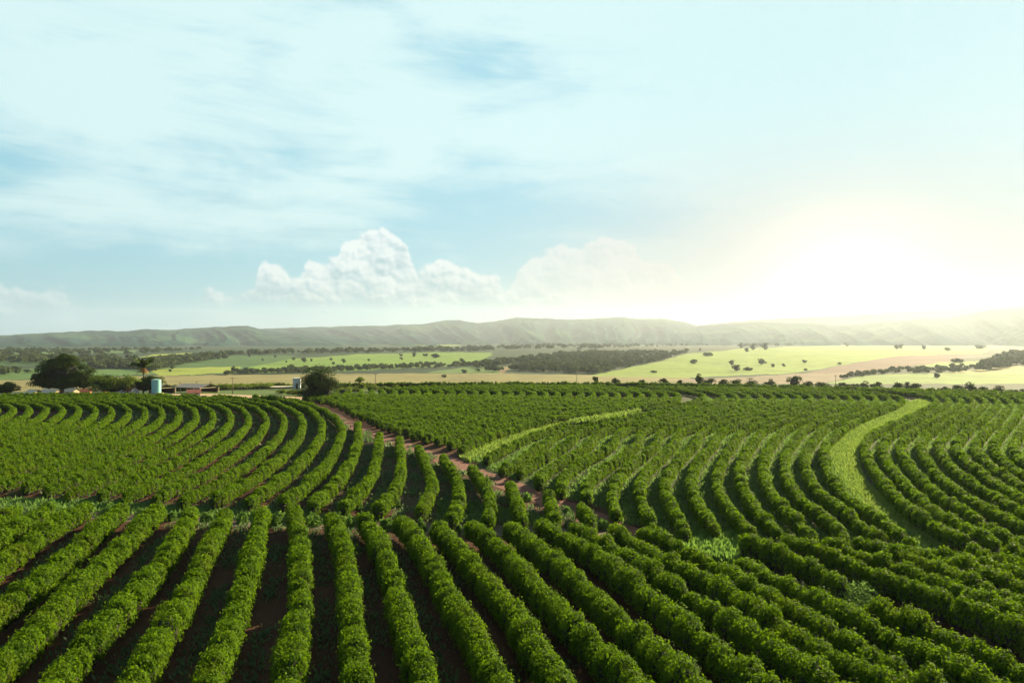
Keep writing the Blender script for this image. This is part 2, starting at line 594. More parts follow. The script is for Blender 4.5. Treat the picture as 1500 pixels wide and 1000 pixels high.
STRIP_L = [(1352, 584), (1335, 589), (1317, 597), (1283, 611), (1250, 628), (1228, 648), (1217, 664), (1222, 690), (1250, 728), (1300, 768), (1345, 800)]
STRIP_R = [(1372, 586), (1366, 594), (1340, 606), (1305, 620), (1277, 634), (1262, 650), (1256, 672), (1268, 706), (1300, 735), (1340, 768), (1392, 793), (1425, 806)]
NARROW = [(674, 672), (700, 658), (750, 640), (800, 624), (835, 613), (880, 603), (936, 599), (934, 604), (885, 613), (840, 619), (800, 631), (750, 649), (712, 668), (690, 678)]
LUSH = [(975, 800), (1010, 786), (1095, 786), (1115, 806), (1150, 818), (1165, 840), (1085, 832), (1030, 818)]
NEAR_PATCH = [
    ([(300, 582), (420, 584), (500, 590), (640, 572), (640, 569), (-80, 566), (-80, 570), (150, 572)], (0.085, 0.13, 0.035), 1.0),
    ([(690, 690), (745, 640), (930, 583), (1000, 573), (1360, 572), (1500, 575), (2000, 590), (2000, 830), (1400, 812), (1330, 800), (1100, 792), (960, 775), (860, 735)], WEEDY, 0.85),
    (STRIP_L + STRIP_R[::-1], (0.14, 0.21, 0.03), 0.95),
    (NARROW, (0.14, 0.21, 0.035), 0.95),
    ([(-80, 729), (110, 729), (420, 746), (420, 758), (110, 752), (-80, 758)], WEEDY, 0.8),
    (LUSH, (0.10, 0.16, 0.035), 0.95),
    ([(985, 790), (1150, 795), (1300, 880), (1280, 900), (1100, 840)], WEEDY, 0.7),
    ([(470, 600), (520, 620), (640, 680), (760, 730), (700, 760), (450, 740), (380, 700)], WEEDY, 0.45),
]
make_ground()

# the red dirt track between the blocks
TRACK = [(428, 589, 9), (468, 596, 9), (497, 611, 10), (528, 631, 11), (588, 651, 12), (640, 668, 12), (690, 689, 12), (740, 708, 12), (800, 732, 13), (860, 757, 14), (930, 783, 15), (985, 800, 12)]


def ribbon(name, pts, mat, z, nseg=120, nw=7):
    p = np.array([flat(a, b) for a, b, _ in pts])
    w = np.array([q[2] for q in pts]) * (CAM_H / np.array([q[1] - 500.0 for q in pts]))
    s = np.concatenate([[0], np.cumsum(np.hypot(*np.diff(p, axis=0).T))])
    t = np.linspace(0, s[-1], nseg)
    cx, cy = np.interp(t, s, p[:, 0]), np.interp(t, s, p[:, 1])
    ker = np.ones(9) / 9
    pad = lambda a: np.convolve(np.pad(a, 4, mode='edge'), ker, 'valid')
    cx, cy = pad(cx), pad(cy)
    dx, dy = np.gradient(cx), np.gradient(cy)
    L = np.hypot(dx, dy)
    nx, ny = -dy / L, dx / L
    hw = np.interp(t, [0, t[-1] * 0.45, t[-1]], [1.0, 1.8, 2.2]) + 0.3 * np.sin(t * 0.31) + 0.3 * rng.standard_normal(nseg) * 0.4
    V = []
    for j in range(nw):
        o_ = (j / (nw - 1) - 0.5) * 2
        V.append(np.stack([cx + nx * hw * o_, cy + ny * hw * o_, np.full(nseg, z)], -1))
    V = np.stack(V, 1).reshape(-1, 3)
    i = np.arange(nseg - 1)[:, None] * nw + np.arange(nw - 1)[None, :]
    return structure(build(name, V, np.stack([i, i + nw, i + nw + 1, i + 1], -1).reshape(-1, 4)[:, ::-1], mat, smooth=True)), np.stack([cx, cy], -1)


M_TRACK = plain('red_earth', (0.105, 0.022, 0.007), 0.95, 0.35, 0.9, col2=(0.062, 0.016, 0.006))
track_o, TRACK_P = ribbon('dirt_track', TRACK, M_TRACK, 0.02)
# bare headland between the foreground block and the blocks behind it
HEAD = [(-80, 738, 9), (60, 747, 9), (200, 757, 9), (330, 763, 9), (480, 768, 9), (620, 772, 9), (760, 777, 9), (880, 783, 9), (985, 797, 9)]
M_HEAD = plain('trodden_earth', (0.075, 0.036, 0.020), 0.95, 0.4, 0.7, col2=(0.045, 0.045, 0.022))
head_o, HEAD_P = ribbon('headland_path', HEAD, M_HEAD, 0.012)
bare = [flat(*p) for p in ((1210, 898), (1250, 893), (1292, 903), (1300, 915), (1262, 925), (1225, 912))]
structure(build('bare_earth', [(x, y, 0.016) for x, y in bare], np.array([list(range(len(bare)))]), M_TRACK))


# ------------------------------------------------------------------ coffee hedges
def smooth_path(p, step=0.4):
    p = np.asarray(p, float)
    s = np.concatenate([[0], np.cumsum(np.hypot(*np.diff(p, axis=0).T))])
    n = max(8, int(s[-1] / step))
    t = np.linspace(0, s[-1], n)
    q = np.stack([np.interp(t, s, p[:, 0]), np.interp(t, s, p[:, 1])], -1)
    k = int(5.0 / step) | 1
    if n > k:
        for _ in range(2):
            h = k // 2
            pad_ = np.concatenate([2 * q[0] - q[1:h + 1][::-1], q, 2 * q[-1] - q[-h - 1:-1][::-1]])
            ker = np.ones(k) / k
            q = np.stack([np.convolve(pad_[:, i], ker, 'valid') for i in range(2)], -1)
    return q


# a low sphere for the dark core of each bush and crown
_sv, _sf = [], []
for i_ in range(5):
    ph = math.pi * (i_ / 4) - math.pi / 2
    for j_ in range(7):
        t_ = 2 * math.pi * j_ / 7
        _sv.append((math.cos(ph) * math.cos(t_), math.cos(ph) * math.sin(t_), math.sin(ph)))
for i_ in range(4):
    for j_ in range(7):
        _sf.append((i_ * 7 + j_, i_ * 7 + (j_ + 1) % 7, (i_ + 1) * 7 + (j_ + 1) % 7, (i_ + 1) * 7 + j_))
_sv, _sf = np.array(_sv), np.array(_sf)


def cards(pos, nrm, down, L, Wd):
    """leaf-shaped quads: pos, normal, hanging direction, length, width"""
    n = nrm / np.linalg.norm(nrm, axis=1, keepdims=True)
    t = down - n * (down * n).sum(1, keepdims=True)
    t /= np.maximum(np.linalg.norm(t, axis=1, keepdims=True), 1e-6)
    b = np.cross(n, t)
    L = np.asarray(L)[:, None]
    Wd = np.asarray(Wd)[:, None]
    v = np.stack([pos - t * L * 0.5, pos + b * Wd * 0.5 - t * L * 0.05, pos + t * L * 0.5 - n * L * 0.12, pos - b * Wd * 0.5 - t * L * 0.05], 1)
    return v.reshape(-1, 3)


def hedge_geometry(path, hgt=2.3, wid=1.0, dens=1.0):
    s = np.concatenate([[0], np.cumsum(np.hypot(*np.diff(path, axis=0).T))])
    nb = max(2, int(s[-1] / 0.74))
    sb = np.linspace(0.2, s[-1] - 0.2, nb) + rng.uniform(-0.2, 0.2, nb)
    bx, by = np.interp(sb, s, path[:, 0]), np.interp(sb, s, path[:, 1])
    e = 0.5
    tx = np.interp(sb + e, s, path[:, 0]) - np.interp(sb - e, s, path[:, 0])
    ty = np.interp(sb + e, s, path[:, 1]) - np.interp(sb - e, s, path[:, 1])
    l = np.maximum(np.hypot(tx, ty), 1e-6)
    tx, ty = tx / l, ty / l
    lat = rng.normal(0, 0.075, nb)
    bx, by = bx - ty * lat, by + tx * lat
    vig = 1 + 0.06 * np.sin(sb * 0.35 + rng.uniform(0, 6)) + 0.05 * np.sin(sb * 1.9 + rng.uniform(0, 6) + 2 * np.sin(sb * 0.6)) + rng.normal(0, 0.075, nb)
    vig = np.clip(np.where(rng.random(nb) < 0.03, vig * 0.66, vig), 0.5, 1.22)
    a = 0.60 * rng.uniform(0.85, 1.2, nb)
    b = wid * 0.98 * vig * rng.uniform(0.9, 1.1, nb)
    c_ = hgt * 0.5 * vig * rng.uniform(0.95, 1.05, nb)
    cen = np.stack([bx, by, c_ * 1.0], -1)
    D = np.hypot(bx, by)
    sc = np.clip(D / 44.0, 0.8, 8) ** 0.52
    cnt = np.maximum(26, (960 * dens / sc ** 2)).astype(int)
    k = np.repeat(np.arange(nb), cnt)
    n = len(k)
    u = rng.uniform(-0.27, 1.0, n)  # leaves end above the base, baring the core that carries painted shade
    u = np.where(rng.random(n) < 0.35, rng.uniform(0.35, 1.0, n), u)
    ph = rng.uniform(0, 2 * math.pi, n)
    rr = np.sqrt(1 - u * u)
    # tufts: pull the points together into arching shoots
    ln, lt = rr * np.cos(ph), rr * np.sin(ph)
    tuft = np.round(ln * 3.2 + rng.uniform(0, 1, nb)[k]) - rng.uniform(0, 1, nb)[k]
    rad = 1.0 + rng.normal(0, 0.085, n) + np.where(rng.random(n) < 0.05, rng.uniform(0.05, 0.24, n), 0) + 0.11 * np.cos(ln * 3.2 * 2 * math.pi + 5 * cen[k, 0])
    T3 = np.stack([tx, ty, np.zeros(nb)], -1)[k]
    B3 = np.stack([-ty, tx, np.zeros(nb)], -1)[k]
    Zu = np.array([0, 0, 1.0])
    # squarer section than an ellipse
    su = np.sign(u) * np.abs(u) ** 0.85
    pos = cen[k] + T3 * (ln * a[k] * rad)[:, None] + B3 * (np.sign(lt) * np.abs(lt) ** 0.8 * b[k] * rad)[:, None] + Zu * (su * c_[k] * rad)[:, None]
    nr = T3 * (ln / a[k])[:, None] + B3 * (lt / b[k])[:, None] + Zu * (u / c_[k])[:, None]
    nr /= np.linalg.norm(nr, axis=1, keepdims=True)
    out = nr.copy()
    nr = nr + rng.normal(0, 0.46, (n, 3)) + Zu * 0.2
    dn = out * 0.55 - Zu * 0.8 + rng.normal(0, 0.55, (n, 3))
    L = 0.185 * sc[k] * rng.uniform(0.7, 1.35, n)
    V = cards(pos, nr, dn, L, L * rng.uniform(0.42, 0.62, n))
    V[:, 2] = np.maximum(V[:, 2], 0.03)
    Fl = np.arange(4 * n).reshape(-1, 4)
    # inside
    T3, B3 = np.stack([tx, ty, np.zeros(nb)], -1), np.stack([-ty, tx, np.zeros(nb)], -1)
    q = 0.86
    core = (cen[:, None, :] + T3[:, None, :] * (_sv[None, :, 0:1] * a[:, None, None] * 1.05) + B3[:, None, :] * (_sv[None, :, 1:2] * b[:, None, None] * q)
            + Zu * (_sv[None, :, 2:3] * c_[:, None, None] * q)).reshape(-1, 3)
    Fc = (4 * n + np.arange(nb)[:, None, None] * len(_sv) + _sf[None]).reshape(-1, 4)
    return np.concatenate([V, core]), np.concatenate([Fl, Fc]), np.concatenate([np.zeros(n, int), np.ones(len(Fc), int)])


PATHS = []


def hedge(path, label, group, hgt=2.3, wid=1.0, dens=1.0, zoff=None):
    path = np.asarray(path)
    if len(path) < 3:
        return None
    PATHS.append((path, group))
    V, Fc, fm = hedge_geometry(path, hgt, wid, dens)
    mid = path[len(path) // 2]
    if zoff is not None:
        V[:, 2] += terr(np.hypot(V[:, 0], V[:, 1]))
    o = build('coffee_hedge', V, Fc, [M_COFFEE, M_COFFEE_IN], fmat=fm, loc=(float(mid[0]), float(mid[1]), 0.0))
    tag(o, label, 'coffee hedge', group)
    return o


def trim(p, d):
    s = np.concatenate([[0], np.cumsum(np.hypot(*np.diff(p, axis=0).T))])
    return p[s > d]


H_TOP = 18.0                      # camera height above the hedge tops


def traced(px_pts, h=18.0):
    return [flat(a, b, h) for a, b in px_pts]


def extend_near(p, d):
    """carry a hedge on, straight, beyond its end nearest the camera"""
    p = [np.array(q) for q in p]
    if p[0][1] > p[-1][1]:
        p = p[::-1]
    v = p[0] - p[min(2, len(p) - 1)]
    v = v / np.linalg.norm(v)
    return [p[0] + v * d] + p


A = {0: [(0, 757), (25, 738)], 1: [(0, 782), (50, 752), (70, 738)], 2: [(0, 817), (62, 772), (100, 752), (125, 738)], 3: [(0, 882), (50, 850), (100, 807), (140, 770), (180, 738)],
     4: [(0, 962), (37, 930), (82, 882), (132, 832), (175, 792), (212, 760), (232, 740)], 5: [(72, 1000), (117, 940), (157, 905), (212, 845), (250, 800), (270, 765), (280, 740)],
     6: [(190, 1000), (225, 930), (265, 882), (290, 825), (312, 782), (327, 755), (330, 742)], 7: [(300, 1000), (325, 937), (350, 870), (372, 800), (382, 752), (384, 744)],
     8: [(417, 1000), (432, 925), (440, 850), (440, 800), (434, 757), (430, 745)], 9: [(522, 1000), (517, 925), (512, 862), (507, 812), (490, 760), (484, 750)],
     10: [(622, 1000), (600, 925), (582, 862), (565, 812), (542, 765), (532, 754)], 11: [(732, 987), (695, 925), (657, 862), (625, 807), (596, 765), (584, 756)],
     12: [(825, 997), (792, 957), (750, 882), (712, 845), (677, 802), (636, 760)], 13: [(925, 990), (870, 937), (830, 900), (787, 855), (745, 807), (690, 762)],
     14: [(1020, 997), (962, 950), (900, 892), (850, 847), (800, 807), (744, 764)], 15: [(1112, 987), (1035, 935), (962, 875), (900, 827), (850, 792), (793, 765)],
     16: [(1212, 992), (1125, 940), (1050, 885), (975, 842), (912, 805), (845, 769)], 17: [(897, 773), (975, 815), (1050, 855), (1120, 892), (1153, 916)],
     17.5: [(1154, 926), (1185, 939), (1212, 950), (1257, 970), (1305, 997)],
     18: [(942, 773), (1000, 797), (1062, 832), (1120, 865), (1187, 902), (1250, 930), (1300, 962), (1350, 990)],
     19: [(1078, 813), (1125, 837), (1162, 857), (1212, 885), (1262, 905), (1294, 919)], 19.5: [(1303, 925), (1350, 945), (1400, 970), (1437, 990)],
     20: [(1093, 786), (1125, 795), (1162, 815), (1207, 830), (1232, 845)], 20.5: [(1276, 878), (1325, 900), (1375, 925), (1425, 947), (1495, 975)],
     21: [(1142, 784), (1187, 800), (1225, 808), (1275, 830), (1325, 847), (1375, 867), (1425, 890), (1497, 915)],
     22: [(1207, 789), (1255, 803), (1300, 818), (1350, 836), (1400, 857), (1450, 878), (1497, 897)],
     23: [(1257, 789), (1300, 801), (1350, 816), (1387, 832), (1425, 850), (1497, 875)],
     24: [(1314, 796), (1350, 805), (1400, 822), (1450, 837), (1497, 857)], 25: [(1368, 796), (1400, 805), (1445, 822), (1497, 838)],
     26: [(1424, 803), (1455, 811), (1497, 825)], 27: [(1480, 803), (1500, 809), (1560, 830)]}
ka = sorted(A)
bottom = [k for k in ka if 5 <= k <= 19.5 and k not in (17, 19)]
GA = 'coffee hedges of the foreground block'
for k in ka:
    p = traced(A[k])
    if k in bottom:
        lb = 'foreground coffee hedge running off the bottom edge of the photo, %s from the left' % ordinal(bottom.index(k) + 1)
    elif k <= 4:
        lb = 'foreground coffee hedge running off the left edge of the photo, %s from the bottom' % ordinal(5 - int(k))
    elif k == 17:
        lb = 'long foreground coffee hedge that stops short of the bottom edge, right of centre'
    elif k == 19:
        lb = 'coffee hedge between the lush grass patch and the bare red earth at right'
    elif k == 20:
        lb = 'coffee hedge ending at the round green bush beside bare red earth'
    else:
        q = [20.5] + [21, 22, 23, 24, 25, 26, 27]
        lb = 'foreground coffee hedge running off the right edge of the photo, %s from the bottom' % ordinal(q.index(k) + 1)
    if k not in (17, 19, 20):
        p = extend_near(p, 12.0 if k < 24 else 20.0)
    hedge(smooth_path(p), lb, GA, 2.3, 0.78 if k < 17 else 0.70)

# --- left block, bending away round the farm
B_TR = {-10: [(851, 735), (862, 750), (874, 768)], -9: [(804, 719), (811, 742), (817, 764)], -8: [(747, 701), (760, 735), (766, 762)],
        -7: [(691, 679), (710, 705), (720, 725), (717, 745), (712, 762)], -6: [(649, 664), (667, 692), (675, 720), (664, 745), (656, 760)],
        -5: [(612, 650), (627, 680), (635, 705), (625, 725), (608, 748)], -4: [(585, 638), (587, 662), (587, 690), (575, 715), (545, 745)],
        -3: [(556, 632), (553, 660), (545, 690), (522, 717), (493, 740)], -2: [(524, 617), (525, 640), (515, 670), (495, 697), (462, 727), (450, 740)],
        -1: [(395, 579), (425, 583), (452, 589), (475, 598), (494, 611), (502, 627), (492, 655), (470, 685), (437, 712), (402, 735)],
        0: [(372, 578), (400, 581), (425, 586), (455, 597), (472, 615), (470, 635), (450, 662), (420, 690), (385, 712), (350, 733)]}
MB_D = np.array([60, 75, 95, 111, 133, 156, 170, 185, 200, 212, 222, 232, 242, 252, 262])
MB_X = np.array([-31, -31, -31.3, -33.3, -37.3, -43.5, -48.5, -55, -63, -71.5, -81, -93, -108, -127, -150])
GB = 'coffee hedges of the left-hand bend'
nB = 0
for k in range(-10, 31):
    if k in B_TR:
        p = traced(B_TR[k])
    else:
        dd = np.arange(62, 262, 2.0)
        xm = np.interp(dd, MB_D, MB_X)
        sl = np.gradient(xm, dd)
        sl = np.convolve(np.pad(sl, 6, mode='edge'), np.ones(13) / 13, 'valid')
        xx = xm - k * np.minimum(4.0 * np.sqrt(1 + sl ** 2), 6.6)
        px_ = 750 + F * xx / dd
        head = np.interp(px_, [-200, 0, 110, 350, 450], [89, 84, 80.5, 75, 73.5])
        pyt = 500 + F * H_TOP / dd
        rho_end = np.interp(px_, [-300, 0, 150, 330, 470], [315, 304, 288, 252, 235])
        ok = (dd > head) & (px_ > -210) & (np.hypot(xx, dd) < rho_end)
        p = np.stack([xx, dd], -1)[ok]
        if len(p) < 4:
            continue
    nB += 1
    p = np.asarray(p)
    p = trim(smooth_path(p if p[0, 1] < p[-1, 1] else p[::-1]), 2.8)
    hedge(p, 'coffee hedge left of the red dirt track, %s hedge counted from its lower end' % ordinal(nB), GB, 2.0 if k < 2 else 1.8, 0.65 if k < 2 else 0.58)

# --- right-hand blocks: S-curves either side of the grass strips
C_TR = {1: [(728, 686), (750, 677), (767, 667), (788, 653), (817, 640), (843, 627)], 2: [(757, 690), (775, 678), (797, 665), (817, 654), (843, 643), (867, 630), (893, 617)],
        3: [(787, 706), (792, 692), (812, 677), (837, 665), (857, 653), (883, 638), (908, 625)], 4: [(824, 718), (820, 700), (840, 680), (863, 667), (892, 652), (917, 637), (950, 622)],
        5: [(860, 728), (858, 708), (868, 695), (892, 677), (917, 660), (942, 643), (967, 628)], 6: [(904, 752), (897, 730), (899, 708), (915, 683), (950, 657), (983, 633)],
        7: [(957, 766), (942, 737), (935, 712), (945, 687), (975, 660), (998, 640), (1025, 624)], 8: [(1008, 778), (987, 745), (973, 717), (977, 692), (998, 665), (1022, 645), (1050, 627)],
        9: [(1053, 776), (1025, 740), (1010, 710), (1015, 685), (1030, 663), (1050, 644), (1072, 628)], 10: [(1104, 778), (1070, 745), (1052, 715), (1050, 690), (1062, 663), (1077, 645), (1104, 627)],
        11: [(1144, 778), (1122, 757), (1100, 733), (1085, 705), (1082, 685), (1090, 665), (1103, 647), (1132, 628)], 12: [(1197, 786), (1162, 755), (1134, 727), (1120, 700), (1117, 680), (1120, 665), (1130, 648), (1156, 630)],
        13: [(1247, 784), (1210, 755), (1174, 730), (1153, 702), (1149, 675), (1155, 652), (1180, 632)], 14: [(1297, 788), (1265, 767), (1232, 742), (1202, 720), (1185, 697), (1178, 673), (1182, 653), (1200, 637)],
        15: [(1339, 792), (1312, 772), (1275, 747), (1242, 727), (1222, 702), (1210, 680), (1206, 662), (1210, 647), (1226, 633)]}
SL_D = np.array([60, 120, 140, 165, 190, 205, 219, 232, 245, 256, 268, 300])
SL_M = np.array([0.30, 0.42, 0.62, 0.80, 0.82, 0.74, 0.52, 0.24, -0.05, -0.35, -0.62, -0.9])
N_D = np.array([85, 95, 109, 122, 135, 150, 164, 184])
N_X = np.array([-13.5, -11, -7.6, -4.2, 0, 6.6, 14, 31])


def follow(p, d_end, shift=0.0):
    """carry a traced hedge on into the distance along the sweep shared by its neighbours"""
    p = [np.array(q) for q in p]
    if p[0][1] > p[-1][1]:
        p = p[::-1]
    p.sort(key=lambda q: q[1])
    x, d = p[-1]
    while d < d_end:
        d2 = d + 2.0
        x = x + 2.0 * np.interp(d, SL_D, SL_M)
        d = d2
        p.append(np.array((x, d)))
    return p


def even_out(p, lead, off):
    """beyond the traced stretch keep an even distance from the leading hedge"""
    p = np.asarray(p)
    lead = np.asarray(lead)
    d = np.arange(p[0, 1], lead[-1, 1], 2.0)
    own = np.interp(d, p[:, 1], p[:, 0])
    far_ = np.interp(d, lead[:, 1], lead[:, 0]) + off
    w = np.clip((d - 122) / 30.0, 0, 1)
    w = w * w * (3 - 2 * w)
    return np.stack([own * (1 - w) + far_ * w, d], -1)


def field_end(path):
    path = np.asarray(path)
    px_ = 750 + F * path[:, 0] / path[:, 1]
    rho = np.hypot(path[:, 0], path[:, 1])
    lim = np.interp(px_, [440, 480, 560, 600, 700, 1000, 1400, 1600], [240, 250, 266, 284, 291, 292, 305, 314])
    ok = rho < lim
    if not ok.all():
        path = path[:max(2, np.argmin(ok))]
    return path


LEAD_C = follow(traced(C_TR[15], 18.4), 300)
GC = 'coffee hedges between the two grass strips'
for k in range(0, 16):
    if k == 0:
        p = [(x + 3.5, d) for x, d in zip(N_X, N_D)]
        p = [q for q in p if q[1] > 105]
    else:
        p = traced(C_TR[k], 18.4)
    p = field_end(trim(smooth_path(even_out(follow(p, 292), LEAD_C, -4.2 * (15 - k)) if k else follow(p, 292)), 1.5 if k else 0.0))
    if k == 0:
        q = 750 + F * p[:, 0] / p[:, 1]
        hedge(p[q > 945], 'coffee hedge beginning beyond the pale grass clearing of the narrow strip', GC, 1.8, 0.62)
        p = p[q < 832]
    hedge(p, 'S-curved coffee hedge between the narrow and the wide grass strip, %s from wide strip' % ordinal(16 - k), GC, 1.8, 0.62)

GE = 'coffee hedges of the dense block behind the red track'
tp = TRACK_P
nE = 0
for k in range(0, 46):
    dd = np.arange(85, 292, 2.0)
    xm = np.interp(dd, N_D, N_X)
    i0 = int(np.argmin(abs(dd - 183)))
    for i in range(i0 + 1, len(dd)):
        xm[i] = xm[i - 1] + 2.0 * np.interp(dd[i], SL_D, SL_M)
    xx = xm - 4.0 - k * 4.15
    # keep what lies behind the track
    tx_ = np.interp(dd, tp[::-1, 1], tp[::-1, 0])
    ok = xx > tx_ + np.interp(dd, [110, 170], [3.6, 2.6])
    p = np.stack([xx, dd], -1)[ok]
    if len(p) < 6:
        continue
    p = field_end(smooth_path(p))
    if len(p) < 8:
        continue
    nE += 1
    hedge(p, 'coffee hedge in the dense block behind the red track, %s left of the narrow strip' % ordinal(nE), GE, 1.95, 0.74)

D_TR = {1: [(1427, 793), (1392, 776), (1355, 757), (1325, 735), (1300, 710), (1283, 688), (1270, 667), (1265, 650), (1274, 635), (1296, 623), (1325, 612)],
        2: [(1477, 801), (1437, 781), (1400, 762), (1362, 740), (1330, 710), (1303, 680), (1292, 657), (1298, 638), (1320, 624), (1353, 609)],
        3: [(1540, 808), (1497, 790), (1450, 767), (1412, 745), (1370, 717), (1339, 687), (1322, 665), (1318, 652), (1327, 635), (1354, 618)],
        4: [(1540, 785), (1497, 768), (1457, 748), (1412, 722), (1375, 695), (1355, 667), (1347, 650), (1354, 634), (1384, 617)],
        5: [(1545, 770), (1497, 747), (1450, 718), (1412, 697), (1382, 667), (1373, 650), (1380, 635), (1406, 615)],
        6: [(1545, 752), (1497, 728), (1462, 706), (1425, 680), (1403, 660), (1400, 648), (1410, 633), (1436, 611)],
        7: [(1545, 736), (1498, 710), (1457, 683), (1435, 665), (1427, 650), (1438, 630), (1461, 611)],
        8: [(1545, 718), (1497, 691), (1467, 671), (1454, 654), (1460, 633), (1486, 609)],
        9: [(1545, 703), (1499, 674), (1484, 658), (1485, 638), (1501, 615)]}
LEAD_D = follow(traced(D_TR[1], 18.4), 304)
GD = 'coffee hedges right of the wide grass strip'
for k in range(1, 20):
    p = traced(D_TR[min(k, 9)], 18.35)
    if k > 9:
        p = [(x + (k - 9) * 4.1, d) for x, d in p]
    p = field_end(trim(smooth_path(even_out(follow(p, 300), LEAD_D, 3.8 * (k - 1))), 2.0))
    px_ = 750 + F * p[:, 0] / p[:, 1]
    p = p[px_ < 1640]
    if len(p) < 10:
        continue
    hedge(p, 'coffee hedge right of the wide grass strip, %s hedge from the strip' % ordinal(k), GD, 1.85, 0.64)

# hedges running along the far rim of the plateau
GR = 'coffee hedges along the far rim of the field'
for k, (a0, a1, r0, r1, lb) in enumerate(((480, 1010, 300, 303, 'dark coffee hedge along the far rim of the field, at the centre'),
                                          (1000, 1620, 304, 322, 'dark coffee hedge along the far rim of the field, at the right'),
                                          (236, 446, 352, 342, 'dark coffee hedge behind the farm sheds, in front of the beige stubble'),
                                          (236, 400, 345, 333, 'coffee hedge behind the sheds, nearer of the two there'))):
    aa = np.arctan((np.linspace(a0, a1, 260) - 750) / F)
    rr_ = np.linspace(r0, r1, 260)
    hedge(np.stack([rr_ * np.sin(aa), rr_ * np.cos(aa)], -1), lb, GR, 2.5, 1.1, 1.0, zoff=True)

# ------------------------------------------------------------------ grass and weeds (uncountable)
def blades(pts, L, zbase=None, wid=0.3):
    n = len(pts)
    z0 = terr(np.hypot(pts[:, 0], pts[:, 1]))
    up = np.stack([rng.normal(0, 0.45, n), rng.normal(0, 0.45, n), np.ones(n)], -1)
    up /= np.linalg.norm(up, axis=1, keepdims=True)
    ph = rng.uniform(0, 2 * math.pi, n)
    b = np.stack([np.cos(ph), np.sin(ph), np.zeros(n)], -1)
    base = np.stack([pts[:, 0], pts[:, 1], z0], -1)
    L = L[:, None]
    w = L * wid
    tip = base + up * L
    mid = base + up * L * 0.55
    V = np.stack([base, mid + b * w * 0.5, tip + b * w * rng.normal(0, 0.4, (n, 1)), mid - b * w * 0.5], 1).reshape(-1, 3)
    return V


def grass_area(name, polys, mat, label, per_m2, L0, wid=0.3):
    out = []
    for poly in polys:
        q = np.array([flat(*p) for p in poly])
        lo, hi = q.min(0), q.max(0)
        n = int((hi - lo).prod() * per_m2)
        pt = rng.uniform(lo, hi, (n, 2))
        pt = pt[inpoly(pt[:, 0], pt[:, 1], [tuple(v) for v in q])]
        D = np.hypot(pt[:, 0], pt[:, 1])
        keep = rng.random(len(pt)) < np.clip((70 / D) ** 1.0, 0.15, 1)
        out.append(pt[keep])
    pt = np.concatenate(out)
    D = np.hypot(pt[:, 0], pt[:, 1])
    L = L0 * np.clip(D / 70, 1, 4) ** 0.35 * rng.uniform(0.5, 1.3, len(pt))
    V = blades(pt, L, wid=wid)
    o = build(name, V, np.arange(len(V)).reshape(-1, 4), mat)
    tag(o, label, 'grass', kind='stuff')


grass_area('tall_grass', [STRIP_L + STRIP_R[::-1]], M_GRASS, 'bright tall grass of the wide curving strip', 60, 0.5)
CLEAR = [(830, 616), (880, 602), (938, 597), (936, 606), (888, 617), (838, 624)]
grass_area('tall_grass', [CLEAR], M_GRASS, 'pale grass clearing at the far end of the narrow strip', 60, 1.0)
grass_area('tall_grass', [NARROW], M_GRASS, 'bright tall grass of the narrow strip in the middle of the field', 60, 0.7)
grass_area('tall_grass', [LUSH], M_TUFT, 'lush grass patch at the head of the foreground hedges', 40, 0.8)


def weeds_between(objs_paths, off, patch, dens, L0, label, mat=M_WEED, spread=0.42):
    out = []
    for p in objs_paths:
        d = np.gradient(p, axis=0)
        l = np.maximum(np.hypot(d[:, 0], d[:, 1]), 1e-6)
        nrm = np.stack([d[:, 1], -d[:, 0]], -1) / l[:, None]
        D = np.hypot(p[:, 0], p[:, 1])
        ds = np.concatenate([[0], np.hypot(*np.diff(p, axis=0).T)])
        cnt = ds * dens * np.clip(70 / D, 0.2, 1)
        seed = rng.uniform(0, 100)
        s = np.cumsum(ds)
        f_ = 0.5 + 0.5 * np.sin(s * 0.21 + seed) * np.sin(s * 0.077 + seed * 2) + 0.3 * np.sin(s * 0.6 + seed)
        cnt = cnt * np.clip((f_ - patch) * 3, 0.04, 1)
        n = rng.poisson(cnt)
        k = np.repeat(np.arange(len(p)), n)
        q = p[k] + nrm[k] * (off + rng.normal(0, spread, len(k)))[:, None] + rng.normal(0, 0.25, (len(k), 2))
        out.append(q)
    pt = np.concatenate(out)
    D = np.hypot(pt[:, 0], pt[:, 1])
    L = L0 * np.clip(D / 60, 1, 4) ** 0.4 * rng.uniform(0.45, 1.3, len(pt))
    V = blades(pt, L, wid=0.42)
    tag(build('gap_weeds', V, np.arange(len(V)).reshape(-1, 4), mat), label, 'weeds', kind='stuff')


def all_paths(group):
    r = []
    for p, g in PATHS:
        if g == group:
            r.append(p)
    return r


near_A = [p for p in all_paths(GA)]
weeds_between(near_A, 1.75, 0.12, 30, 0.40, 'low weeds on the bare soil between the foreground hedges')
weeds_between([p for p in all_paths(GB) if p[:, 1].min() < 100], 2.0, 0.15, 26, 0.5, 'weeds in the gaps of the left-hand bend')
weeds_between(all_paths(GC), 1.9, -0.3, 44, 0.45, 'green weeds filling the gaps between the S-curved hedges', M_GAP, 0.6)
weeds_between(all_paths(GD), 1.9, -0.3, 44, 0.45, 'green weeds filling the gaps right of the wide grass strip', M_GAP, 0.6)
grass_area('headland_grass', [[(985, 790), (1090, 780), (1200, 790), (1345, 796), (1420, 808), (1520, 815), (1520, 800), (1340, 785), (1180, 778), (1000, 775)],
                              [(-40, 733), (100, 733), (250, 744), (420, 754), (560, 762), (560, 769), (400, 763), (240, 757), (100, 752), (-40, 757)], [(640, 735), (700, 740), (800, 760), (800, 772), (700, 768), (640, 760)], [(675, 668), (720, 690), (760, 705), (740, 690), (700, 668)]],
           M_GAP, 'grass growing along the ends of the hedges', 22, 0.6)


